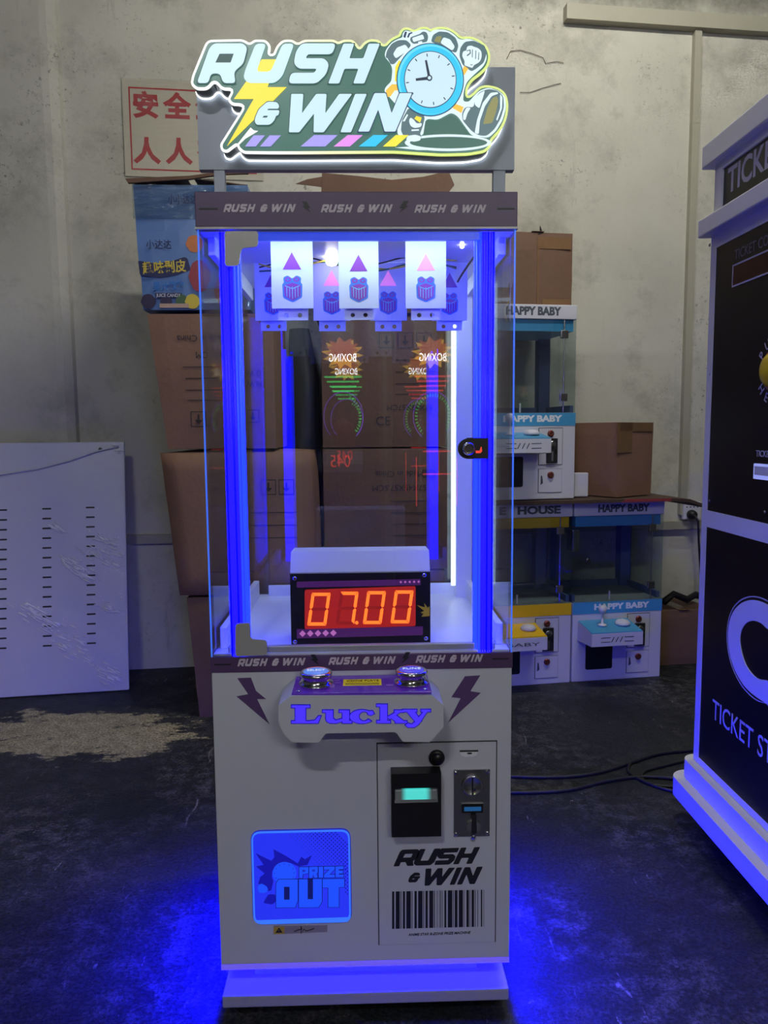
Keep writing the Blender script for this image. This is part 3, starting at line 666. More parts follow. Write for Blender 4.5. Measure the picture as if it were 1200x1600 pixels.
# note acceptor
YA = -0.033
q = [G6(146,280,YA), G6(515,274,YA), G6(515,738,YA), G6(160,745,YA)]
ax0, ax1, az0, az1 = (q[0][0]+q[3][0])/2-0.001, q[1][0], (q[2][1]+q[3][1])/2, (q[0][1]+q[1][1])/2
na = MB().prism([rect(ax0, az0, ax1, az1), [(ax0+0.006, az1-0.056), (ax0+0.006, az1-0.028), (ax1-0.006, az1-0.028), (ax1-0.006, az1-0.056)][::-1]], front(YA), -0.030, 0).build('note_acceptor', m_black, sd)
MB().box(ax0+0.004, ax1-0.004, YA+0.020, YA+0.029, az1-0.058, az1-0.026).build('slot_back', m_dsteel, na)
MB().prism([(0, 0), (0.022, 0), (0.022, 0.026)], Frame((ax0+0.006, YA-0.0005, az1-0.056), (0, 1, 0), (0, 0, 1)), 0, ax1-ax0-0.012).build('slot_ramp', m_dsteel, na)
cxa = (ax0+ax1)/2
def diffuser(cx):
    m = bpy.data.materials.new('teal_diffuser'); m.use_nodes = True; nt = m.node_tree; b = nt.nodes['Principled BSDF']; b.inputs['Base Color'].default_value = (0.25, 0.27, 0.28, 1); b.inputs['Roughness'].default_value = 0.4
    tc = nt.nodes.new('ShaderNodeTexCoord'); sp = nt.nodes.new('ShaderNodeSeparateXYZ'); nt.links.new(tc.outputs['Object'], sp.inputs[0])
    s1 = nt.nodes.new('ShaderNodeMath'); s1.operation = 'SUBTRACT'; s1.inputs[1].default_value = cx; ab = nt.nodes.new('ShaderNodeMath'); ab.operation = 'ABSOLUTE'
    r = nt.nodes.new('ShaderNodeMapRange'); r.inputs[1].default_value = 0.030; r.inputs[2].default_value = 0.016; r.interpolation_type = 'SMOOTHSTEP'
    nt.links.new(sp.outputs['X'], s1.inputs[0]); nt.links.new(s1.outputs[0], ab.inputs[0]); nt.links.new(ab.outputs[0], r.inputs[0])
    b.inputs['Emission Color'].default_value = (0.03, 0.62, 0.56, 1); nt.links.new(r.outputs[0], b.inputs['Emission Strength']); m.cycles.emission_sampling = 'NONE'; return m
MB().box(ax0+0.0062, ax1-0.0062, YA+0.003, YA+0.018, az1-0.0545, az1-0.032, 0.003).build('teal_light', diffuser(cxa), na)
# coin mechanism
YM = -0.006
q0, q1 = G6(608,252,YM), G6(870,735,YM); fm = front(YM)
cm = plate('coin_mechanism', rect(q0[0], q1[1], q1[0], q0[1]), fm, -0.003, 0, m_steel, sd)
for zx, zy in ((622,268),(852,262),(622,720),(852,712)):
    c = G6(zx, zy, YM); MB().lathe((c[0], YM, c[1]), (0, -1, 0), [(0.0042, 0), (0.0040, 0.0015), (0.0022, 0.0025)], 12).build('screw', m_chrome, cm, True)
c = G6(742, 360, YM)
MB().lathe((c[0], YM, c[1]), (0, -1, 0), [(0.0205, 0), (0.0205, 0.004), (0.018, 0.0065), (0.0165, 0.005)], 32).build('coin_dial', m_chrome, cm, True)
MB().lathe((c[0], YM, c[1]), (0, -1, 0), [(0.0162, 0), (0.0162, 0.0045)], 28).build('dial_face', m_dsteel, cm)
plate('coin_slot', rect(c[0]-0.0016, c[1]-0.018, c[0]+0.0016, c[1]+0.018), fm, 0.0045, 0.0055, m_ink, cm)
plate('counter_window', rect(G6(665,560,YM)[0], G6(665,560,YM)[1], G6(820,490,YM)[0], G6(820,490,YM)[1]), fm, 0, 0.004, m_black, cm)
plate('counter_window', rect(G6(682,545,YM)[0], G6(682,545,YM)[1], G6(806,512,YM)[0], G6(806,512,YM)[1]), fm, 0.004, 0.0045, glow('blue_counter', (0.01, 0.09, 0.26, 1), 0.8), cm)
MB().prism(rnd_loop([G6(700,640,YM),G6(735,615,YM),G6(770,615,YM),G6(805,640,YM),G6(795,690,YM),G6(705,690,YM)], 0.003), fm, 0, 0.006).build('lever_collar', m_chrome, cm)
plate('lever_slot', [G6(735,565,YM),G6(770,565,YM),G6(772,700,YM),G6(733,700,YM)], fm, 0.0055, 0.0075, m_ink, cm)
c = G6(750, 735, YM); MB().lathe((c[0], YM, c[1]-0.003), (0.0, -0.5, 0.86), [(0.0052, -0.006), (0.0055, 0.006), (0.003, 0.010)], 16).build('return_lever', m_chrome, cm, True)
# black emblem, bar code and line of text
lw0, lw1 = G6(163, 958, YS), G6(800, 950, YS)
logo('RUSH', G6(163,838,YS)[1]-lw0[1], lw0[0], lw0[1], fsd, m_ink, sd, 0, fit=lw1[0]-lw0[0], name='lettering', rise=0.012)
lw0, lw1 = G6(392, 1100, YS), G6(820, 1090, YS)
logo('WIN', G6(392,975,YS)[1]-lw0[1], lw0[0], lw0[1], fsd, m_ink, sd, 0, fit=lw1[0]-lw0[0], name='lettering', rise=0.012)
lw0, lw1 = G6(272, 1076, YS), G6(362, 1074, YS)
logo('&', G6(272,1005,YS)[1]-lw0[1], lw0[0], lw0[1], fsd, m_ink, sd, 0, fit=lw1[0]-lw0[0], name='lettering')
bars = [(153,170),(180,210),(216,221),(233,249),(258,291),(298,303),(318,335),(345,377),(383,388),(399,416),(427,456),(462,468),(483,487),(501,504),(508,512),(520,524),(538,552),(563,596),(602,606),(614,634),(644,674),(680,684),(700,718),(724,728),(738,756),(763,767),(781,785),(806,816),(826,829)]
mb = MB()
for a, b in bars: mb.prism([G6(a,1417-(a-153)*0.025,YS), G6(b,1417-(b-153)*0.025,YS), G6(b,1143-(b-153)*0.020,YS), G6(a,1143-(a-153)*0.020,YS)], fsd, 0, 0.0005)
bc = mb.build('bar_code', m_ink, sd)
c = G6(500, 1453, YS); text('ANIME STAR B-ZONE PRIZE MACHINE', 0.007, fsd, c[0], c[1], m_ink, sd, shear=0.25, bold=0.02, fit=G6(730,1450,YS)[0]-G6(270,1450,YS)[0], rot=0.012)

# ------------------------------------------------------------------ prize flap
G5 = lambda zx, zy, y=0.0: mp(380+zx/6.316, 1280+zy/6.316, y)
quad = [G5(78,105), G5(1055,88), G5(1075,1005), G5(95,1030)]
fx0, fx1, fz0, fz1 = (quad[0][0]+quad[3][0])/2, (quad[1][0]+quad[2][0])/2, (quad[2][1]+quad[3][1])/2, (quad[0][1]+quad[1][1])/2
m_flap = glow('blue_lit_flap', (0.016, 0.030, 0.88, 1), 1.0); m_rim = glow('bright_blue_rim', (0.035, 0.17, 1.0, 1), 1.05); m_fin = glow('flap_print_dark', (0.004, 0.004, 0.42, 1), 0.9); m_fin2 = glow('flap_print_pale', (0.010, 0.075, 1.0, 1), 1.0); m_fin3 = glow('flap_print_navy', (0.001, 0.004, 0.13, 1), 0.9)
rim_o = rnd_loop(rect(fx0, fz0, fx1, fz1), 0.020, 8)
pfp = plate('prize_flap', rim_o, F0, 0, 0.003, m_fin, PM)
plate('flap_rim', [inset(rim_o, 0.0012), inset(rim_o, 0.0045)], F0, 0.003, 0.005, m_rim, pfp)
plate('flap_panel', inset(rim_o, 0.0045), F0, 0.003, 0.0036, m_flap, pfp)
bx = [G5(120,965), G5(1040,935), G5(1050,960), G5(160,985)]
plate('flap_rim', [G5(150,985),G5(1035,955),G5(1055,900),G5(1062,960),G5(1030,1000),G5(160,1022),G5(110,985)], F0, 0.0036, 0.0042, m_rim, pfp)
G = lambda l: [G5(*p) for p in l]
plate('burst_print', G([(125,325),(280,400),(310,365),(300,285),(420,350),(540,425),(575,360),(610,385),(680,345),(635,440),(545,455),(470,420),(400,420),(330,455),(290,500),(285,560),(300,600),(280,690),(235,700),(215,650),(150,625),(170,560),(215,525),(130,455),(205,440)]), F0, 0.0036, 0.0040, m_fin, pfp)
c = G5(410, 520); r = 0.0225
plate('clock_print', [p for p in circ(c[0], c[1], r, 30)], F0, 0.0040, 0.0044, m_fin2, pfp)
for k in range(12):
    a = k*math.pi/6; plate('clock_print', circ(c[0]+0.82*r*math.cos(a), c[1]+0.82*r*math.sin(a), 0.0010, 6), F0, 0.0044, 0.0047, m_fin, pfp)
plate('fist_print', rnd_loop(G([(150,650),(180,620),(235,650),(250,690),(220,715),(165,715),(148,690)]), 0.003), F0, 0.0036, 0.0042, m_fin2, pfp)
plate('shoe_print', rnd_loop(G([(225,770),(250,730),(320,730),(325,800),(290,830),(200,815)]), 0.003), F0, 0.0036, 0.0040, m_fin, pfp)
def block(loops):
    ls = [G(l) for l in loops]; plate('print_letter', [inset(ls[0], -0.0011)]+[inset(l, 0.0009) for l in ls[1:]], F0, 0.0042, 0.0046, m_fin3, pfp); plate('print_letter', ls, F0, 0.0046, 0.0050, m_fin2, pfp)
plate('print_shadow', G([(400,645),(465,645),(465,785),(400,785)]), F0, 0.0036, 0.0044, m_fin3, pfp); plate('print_shadow', G([(636,570),(692,570),(692,778),(636,778)]), F0, 0.0036, 0.0044, m_fin3, pfp)
block([[(352,582),(540,580),(540,790),(515,855),(328,858),(328,620)],[(405,652),(405,780),(460,780),(460,652)]])
block([[(552,580),(638,578),(638,775),(690,775),(690,577),(778,576),(778,800),(745,853),(552,856)]])
block([[(785,578),(998,574),(998,655),(945,657),(945,852),(840,853),(840,660),(785,662)]])
block([[(555,460),(645,458),(645,520),(590,530),(588,565),(555,567)],[(588,485),(588,505),(612,505),(612,485)]])
block([[(652,458),(738,456),(738,510),(725,520),(738,562),(705,564),(690,530),(684,564),(652,566)],[(684,482),(684,502),(708,502),(708,482)]])
block([[(746,456),(790,455),(790,562),(746,563)]]); block([[(798,455),(905,453),(905,480),(850,535),(905,533),(905,559),(798,562),(798,535),(855,482),(798,483)]])
block([[(912,453),(990,450),(990,478),(945,480),(945,494),(985,493),(985,520),(945,521),(945,534),(990,532),(990,557),(912,559)]])
mb = MB()
for i in range(46):
    for j in range(22):
        zx = 440+i*19.6; zy = 122+j*19.3+(0)
        if (i+j) % 2: continue
        t = (zx-440)-(zy-122)*0.98
        if zx > 1030 or zy > 440 and zx < 1000 or t < -10 or (zx-880) > (zy-90)*1.15 and zx > 880: continue
        rr = 0.0006+0.0009*min(1, max(0, t/260)); cc = G5(zx, zy); mb.prism(circ(cc[0], cc[1], rr, 8), F0, 0.0036, 0.0040)
for j in range(7):
    for i in range(2): cc = G5(1012+i*19, 480+j*38+i*19); mb.prism(circ(cc[0], cc[1], 0.0013, 8), F0, 0.0036, 0.0040)
o = mb.build('halftone_print', m_fin, pfp); o['kind'] = 'stuff'
# warning sticker below
ws = plate('warning_sticker', G([(298,1050),(832,1044),(830,1112),(298,1135)]), F0, 0, 0.0005, mat('sticker_white', S(150, 140, 150), 0.5, noise=(10, 0.04)), PM)
plate('sticker_yellow', G([(302,1062),(408,1060),(408,1130),(302,1132)]), F0, 0.0005, 0.0009, mat('sticker_yellow', S(190, 160, 60), 0.5, noise=(10, 0.04)), ws)
plate('sticker_symbol', [G([(318,1118),(390,1116),(353,1066)]), G([(350,1085),(356,1085),(356,1104),(350,1104)])], F0, 0.0009, 0.0012, m_ink, ws)
MB().tube([Vector((a[0], -0.001, a[1])) for a in G([(505,1105),(540,1090),(580,1080),(570,1050),(572,1125),(600,1080),(620,1100),(660,1090),(700,1075)])], 0.0009, 6).build('sticker_scribble', m_ink, ws)

# ------------------------------------------------------------------ marquee sign
YP = 0.030
a, b = mp(311, 265, YP), mp(805, 105, YP)
mq = plate('sign_panel', rect(a[0], a[1], b[0], b[1]), front(YP), -0.018, 0, m_grey, PM)
for p0, p1 in ((334, 351), (771, 790)):
    x0_, x1_ = mp(p0, 282, YP)[0], mp(p1, 282, YP)[0]
    MB().box(x0_, x1_, YP+0.002, YP+0.016, ZT-0.002, a[1]+0.02, 0.001).build('sign_post', m_grey, PM)
YB = YP-0.042                      # front face of the light box
fb = front(YB)
cont_px = [(323,62),(380,61),(390,67.5),(397,61.7),(415,61.7),(423.3,70.8),(421.5,84),(427,84),(431.7,71.7),(441.7,61.7),(456.7,61.7),(465,67.5),(475,61.7),(521.7,61.7),(528.3,65.8),(536.7,61.7),(550,61.7),(557,67),(561.7,75),(567,67),(576.7,60.8),(591.7,61.7),(600,71),(610,60),(623.3,54),(624.5,49),(629.8,43),(638.5,42.6),(647,47.5),(657.8,41.4),(668,42),(672.6,45.7),(684,41.4),(699.8,42.3),(712,49),(720.8,58),(734.8,56),(750.5,62.4),(762.8,73.8),(767,87.8),(763.6,103.5),(752.3,115.8),(738,126),(730.4,138.5),(730.4,151),(738.3,146),(748.8,135),(761,132.4),(778.5,136),(790.8,145.5),(795,163),(792.5,184),(783.8,203),(768,220),(767,229.5),(757.5,238),(731,242.6),(687.5,243.5),(617,239),(466,240),(423,240),(380,239.5),(371.7,232),(370,226.7),(355,238.3),(346,236),(343.3,226),(381.7,165),(361.7,164),(355,155),(363.3,140),(346.7,140.8),(335,126.7),(325,140),(306.7,140),(297.5,131.7),(300,118)]
cont = rnd_loop([mp(x, y, YB) for x, y in cont_px], 0.010)
def rim_mat():
    m = bpy.data.materials.new('sign_rim_light'); m.use_nodes = True; nt = m.node_tree; b = nt.nodes['Principled BSDF']; b.inputs['Base Color'].default_value = (0.6, 0.6, 0.6, 1)
    tc = nt.nodes.new('ShaderNodeTexCoord'); sp = nt.nodes.new('ShaderNodeSeparateXYZ'); nt.links.new(tc.outputs['Object'], sp.inputs[0])
    r = nt.nodes.new('ShaderNodeValToRGB'); mr = nt.nodes.new('ShaderNodeMapRange'); mr.inputs[1].default_value = -0.30; mr.inputs[2].default_value = 0.30
    nt.links.new(sp.outputs['X'], mr.inputs[0]); nt.links.new(mr.outputs[0], r.inputs[0])
    e = r.color_ramp.elements; e[0].position = 0.25; e[0].color = (0.95, 0.95, 0.92, 1); e[1].position = 0.62; e[1].color = (0.62, 0.75, 0.10, 1)
    n = e.new(0.42); n.color = (0.85, 0.83, 0.45, 1)
    nt.links.new(r.outputs[0], b.inputs['Emission Color']); b.inputs['Emission Strength'].default_value = 1.0; return m
m_rimlight = rim_mat()
m_gside = mat('dark_sign_return', S(52, 62, 60), 0.3, noise=(10, 0.1))
m_wrim = glow('white_sign_edge', (0.9, 0.95, 1.0, 1), 3.0)
box_ = MB().prism(inset(cont, 0.0015), front(YP), 0.003, 0.040).build('sign_box', m_gside, PM)
plate('sign_back_edge', [cont, inset(cont, 0.006)], front(YP), 0.002, 0.005, m_wrim, box_)
plate('sign_back_edge', inset(cont, 0.003), front(YP), -0.0005, 0.003, m_gside, box_)
plate('sign_rim', cont, front(YP), 0.038, 0.0415, m_rimlight, box_)
m_gface = mat('green_sign_face', S(62, 100, 90), 0.3, emit=S(66, 112, 100), es=0.72, noise=(7, 0.08))
plate('sign_face', inset(cont, 0.0040), fb, -0.0005, 0.0004, m_gface, box_)
m_let = glow('lit_pale_letters', (0.62, 0.86, 0.96, 1), 1.0); m_ybolt = glow('lit_yellow', (1.0, 0.80, 0.035, 1), 1.0); m_lout = mat('letter_shade', S(50, 84, 80), 0.4, emit=S(44, 78, 74), es=0.6, noise=(6, 0.05))
def sg(name, px, m, n0, n1, r=0.0, holes=()):
    ls = [[mp(x, y, YB) for x, y in px]]+[[mp(x, y, YB) for x, y in h] for h in holes]
    if r: ls = [rnd_loop(l, r) for l in ls]
    return plate(name, ls, fb, n0, n1, m, box_)
sg('lightning_bolt', R1([(715,320),(862,320),(768,580),(948,580),(815,715),(390,1130),(640,690),(455,690)]), m_ybolt, 0.0004, 0.0016)
# clock figure
m_pw = glow('lit_white', (0.78, 0.95, 1.0, 1), 1.0); m_sl = glow('lit_slate', S(86, 116, 122), 0.95); m_cy = glow('lit_cyan', (0.02, 0.60, 0.98, 1), 1.0); m_dk = glow('lit_outline', S(40, 66, 110), 0.7); m_face = glow('lit_clock_face', (0.62, 0.84, 0.96, 1), 1.0); m_ol = glow('lit_olive', S(150, 150, 92), 0.9); m_yar = glow('lit_amber', (0.95, 0.58, 0.06, 1), 1.0); m_hand = glow('lit_hand', S(24, 48, 72), 0.8); m_grn = glow('lit_green', S(62, 112, 98), 0.85)
sg('figure_outline', R3([(5,335),(12,285),(60,215),(120,180),(165,165),(165,130),(190,100),(260,120),(330,95),(380,95),(410,120),(450,95),(550,95),(620,130),(675,188),(760,175),(850,210),(905,270),(920,350),(890,420),(800,500),(740,560),(712,640),(705,735),(755,742),(800,690),(850,640),(930,612),(1020,640),(1080,690),(1090,790),(1060,900),(1000,1000),(930,1062),(780,1040),(655,865),(600,835),(480,900),(375,890),(350,1040),(120,1040),(120,780),(0,640),(20,600),(65,560),(75,450),(60,400)]), m_pw, 0.0004, 0.0010, 0.006)
e_o = [(570+385*math.cos(t), 1105+75*math.sin(t)) for t in [2*math.pi*k/40 for k in range(40)]]; e_i = [(575+345*math.cos(t), 1105+52*math.sin(t)) for t in [2*math.pi*k/40 for k in range(40)]]
sg('ground_ellipse', R3(e_o), m_pw, 0.0010, 0.0014); sg('ground_ellipse', R3(e_i), m_grn, 0.0014, 0.0018)
sg('ground_ellipse', R3([(100,1150),(240,1140),(300,1160),(700,1172),(300,1172)]), m_pw, 0.0018, 0.0022)
sg('leg_gap', R3([(370,905),(480,912),(595,860),(650,890),(760,1030),(350,1030)]), m_grn, 0.0010, 0.0014, 0.003)
sg('bell', R3([(14,345),(25,285),(70,220),(130,190),(200,190),(245,235),(90,405),(60,405),(30,350)]), m_sl, 0.0010, 0.0014, 0.004); sg('bell_highlight', R3([(80,315),(115,258),(190,230),(218,268),(205,290),(105,355)]), m_pw, 0.0014, 0.0018, 0.003)
sg('bell', R3([(418,205),(435,145),(490,112),(570,120),(640,170),(665,240),(645,305),(560,275),(470,225)]), m_sl, 0.0010, 0.0014, 0.004); sg('bell_highlight', R3([(445,200),(468,158),(515,155),(500,215)]), m_ol, 0.0014, 0.0018, 0.002); sg('bell_highlight', R3([(502,215),(530,165),(590,185),(632,250),(610,285)]), m_pw, 0.0014, 0.0018, 0.003)
sg('hammer', R3([(235,165),(320,135),(345,112),(380,120),(395,160),(385,205),(260,225),(232,195)]), m_sl, 0.0010, 0.0014, 0.003); sg('hammer_head', R3([(250,172),(345,140),(360,180),(262,208)]), m_pw, 0.0014, 0.0018, 0.002); sg('hammer_stem', R3([(305,205),(340,200),(340,240),(305,240)]), m_pw, 0.0014, 0.0018)
for q in ([(172,160),(185,118),(195,112),(205,118),(190,172)], [(205,165),(220,128),(250,118),(256,126),(232,138),(220,168)]): sg('motion_mark', R3(q), m_dk, 0.0010, 0.0014, 0.001)
sg('arm', R3([(690,475),(715,420),(752,445),(715,505)]), m_yar, 0.0014, 0.0018); sg('arm', R3([(95,560),(100,430),(135,370),(150,380),(125,470),(120,560)]), m_ybolt, 0.0014, 0.0018); sg('arm', R3([(15,640),(70,585),(125,585),(135,640),(95,640),(60,690),(30,700)]), m_yar, 0.0014, 0.0018)
sg('glove', R3([(672,330),(680,260),(720,205),(800,195),(900,240),(915,310),(890,390),(830,440),(780,470),(700,410)]), m_sl, 0.0010, 0.0014, 0.004); sg('glove_fist', R3([(695,330),(705,290),(735,285),(740,245),(780,240),(800,250),(840,262),(868,290),(872,340),(855,385),(800,415),(790,440),(715,415),(720,380)]), m_pw, 0.0014, 0.0018, 0.004)
for q in ([(735,285),(770,275),(775,310),(745,335),(735,328),(765,305),(762,284),(735,292)], [(785,275),(792,275),(790,345),(783,345)], [(815,285),(822,285),(820,360),(813,360)], [(842,300),(848,300),(846,365),(838,370)], [(770,408),(790,410),(790,416),(768,414)]): sg('glove_line', R3(q), m_sl, 0.0018, 0.0021)
sg('leg', R3([(610,795),(640,760),(710,788),(690,842)]), m_yar, 0.0014, 0.0018); sg('leg', R3([(270,892),(288,868),(336,882),(322,928)]), m_ybolt, 0.0018, 0.0022)
sg('shoe', R3([(700,905),(695,840),(725,785),(800,790),(810,720),(850,655),(930,625),(1010,640),(1065,690),(1070,790),(1040,890),(985,985),(915,1045),(845,1040),(780,1000)]), m_sl, 0.0010, 0.0014, 0.005)
sg('shoe_panel', R3([(805,720),(850,665),(900,640),(880,710),(850,800),(810,770)]), m_pw, 0.0014, 0.0018, 0.003); sg('shoe_panel', R3([(705,900),(705,850),(735,790),(775,795),(745,840),(725,905)]), m_pw, 0.0014, 0.0018, 0.003)
sg('shoe_sole_edge', R3([(808,1020),(830,900),(880,750),(950,660),(1010,655),(1020,668),(960,690),(900,780),(855,910),(845,1030)]), m_pw, 0.0014, 0.0018, 0.003); sg('shoe_sole_edge', R3([(1035,670),(1056,700),(1052,800),(1010,910),(1000,900),(1035,800)]), m_pw, 0.0014, 0.0018, 0.002)
sg('shoe_sole', R3([(882,942),(920,800),(965,710),(1005,688),(1020,730),(1000,830),(965,930)]), m_ol, 0.0014, 0.0018, 0.003)
sg('shoe', R3([(150,1000),(160,900),(215,800),(250,800),(320,810),(365,880),(345,960),(320,1030),(340,1050),(330,1080),(200,1090)]), m_sl, 0.0010, 0.0014, 0.004); sg('shoe_panel', R3([(222,910),(235,880),(265,900),(290,935),(340,930),(330,965),(270,975),(235,955)]), m_pw, 0.0014, 0.0018, 0.003); sg('shoe_panel', R3([(195,1085),(210,1045),(280,1035),(328,1050),(325,1085),(270,1098)]), m_pw, 0.0018, 0.0022, 0.003); sg('shoe_panel', R3([(245,988),(310,985),(312,998),(245,1002)]), m_pw, 0.0014, 0.0018); sg('shoe_panel', R3([(165,915),(205,850),(215,860),(185,915)]), m_pw, 0.0014, 0.0018)
def cpt(zx, zy): return mp(*R3([(zx, zy)])[0], YB)
cc = cpt(412, 547); R_ = (cpt(705, 547)[0]-cpt(120, 547)[0])/2; ring = lambda r: [(cc[0]+r*math.cos(2*math.pi*k/56), cc[1]+r*1.03*math.sin(2*math.pi*k/56)) for k in range(56)]
plate('clock_edge', ring(R_*1.03), fb, 0.0018, 0.0022, m_dk, box_); plate('clock_ring', ring(R_), fb, 0.0022, 0.0030, m_cy, box_)
plate('clock_ring', [ring(R_*0.985), [(p[0]+0.0012, p[1]-0.0014) for p in ring(R_*0.95)]], fb, 0.0030, 0.0033, glow('lit_pale_cyan', (0.15, 0.75, 1, 1), 1.0), box_)
plate('clock_edge', ring(R_*0.80), fb, 0.0030, 0.0034, m_dk, box_); plate('clock_face', ring(R_*0.775), fb, 0.0034, 0.0040, m_face, box_)
for k in range(12):
    a = k*math.pi/6+math.radians(8); d = Vector((math.cos(a), math.sin(a))); n = Vector((-d.y, d.x)); o = Vector(cc)
    q = [o+d*R_*0.745+n*R_*0.014, o+d*R_*0.745-n*R_*0.014, o+d*R_*0.66-n*R_*0.014, o+d*R_*0.66+n*R_*0.014]
    plate('clock_tick', [(p.x, p.y) for p in q], fb, 0.0040, 0.0044, m_hand, box_)
hb = Vector(cpt(403, 537))
for tip, wd in (((372, 378), 0.030), ((282, 551), 0.034)):
    t = Vector(cpt(*tip)); d = (t-hb).normalized(); n = Vector((-d.y, d.x))*R_*wd
    plate('clock_hand', [(p.x, p.y) for p in (hb+n*1.4, t+n, t-n, hb-n*1.4)], fb, 0.0044, 0.0050, m_hand, box_)
plate('clock_hub', circ(hb.x, hb.y, R_*0.088, 20), fb, 0.0050, 0.0055, m_hand, box_); plate('clock_hub', circ(hb.x, hb.y, R_*0.05, 16), fb, 0.0055, 0.0058, m_face, box_)
# stripes, wedge, letters
m_lav = glow('lit_lavender', S(176, 165, 250), 0.95); m_pink = glow('lit_pink', S(238, 150, 246), 1.0); m_yst = glow('lit_stripe_yellow', (1.0, 0.86, 0.05, 1), 1.0)
for l, m in ((R1([(640,1035),(745,1035),(660,1138),(560,1138)]), m_lav), (R1([(790,1035),(895,1035),(800,1138),(700,1138)]), m_lav), (R2([(245,1032),(465,1032),(350,1138),(120,1138)]), m_lav), (R2([(560,1032),(700,1032),(580,1138),(430,1138)]), m_pink), (R2([(800,1032),(935,1032),(820,1138),(665,1138)]), m_cy), (R2([(1010,1032),(1130,1032),(1010,1138),(890,1138)]), m_yst)):
    sg('stripe', l, m, 0.0022, 0.0030)
sg('sign_wedge', R1([(482,1120),(610,958),(640,985),(680,990),(560,1062),(500,1120)]), m_rimlight, 0.0004, 0.0012)
for ch, r in (('R', 0.006), ('U', 0.007), ('S', 0.007), ('H', 0.0025), ('W', 0.002), ('I', 0.002), ('N', 0.002), ('&', 0.004)):
    ls = [[mp(x, y, YB) for x, y in l] for l in GL[ch]]
    lo = [rnd_loop(ls[0], r)]+[rnd_loop(l, 0.001) for l in ls[1:]]
    plate('letter_shade', rnd_loop(inset(ls[0], -0.0016), r*0.8), fb, 0.0040 if ch == 'N' else 0.0016, 0.0056 if ch == 'N' else 0.0022, m_dk if ch == 'N' else m_lout, box_) if ch != 'U' else None
    plate('letter', lo, fb, 0.0022, 0.0064 if ch == 'N' else 0.0034, m_let, box_)

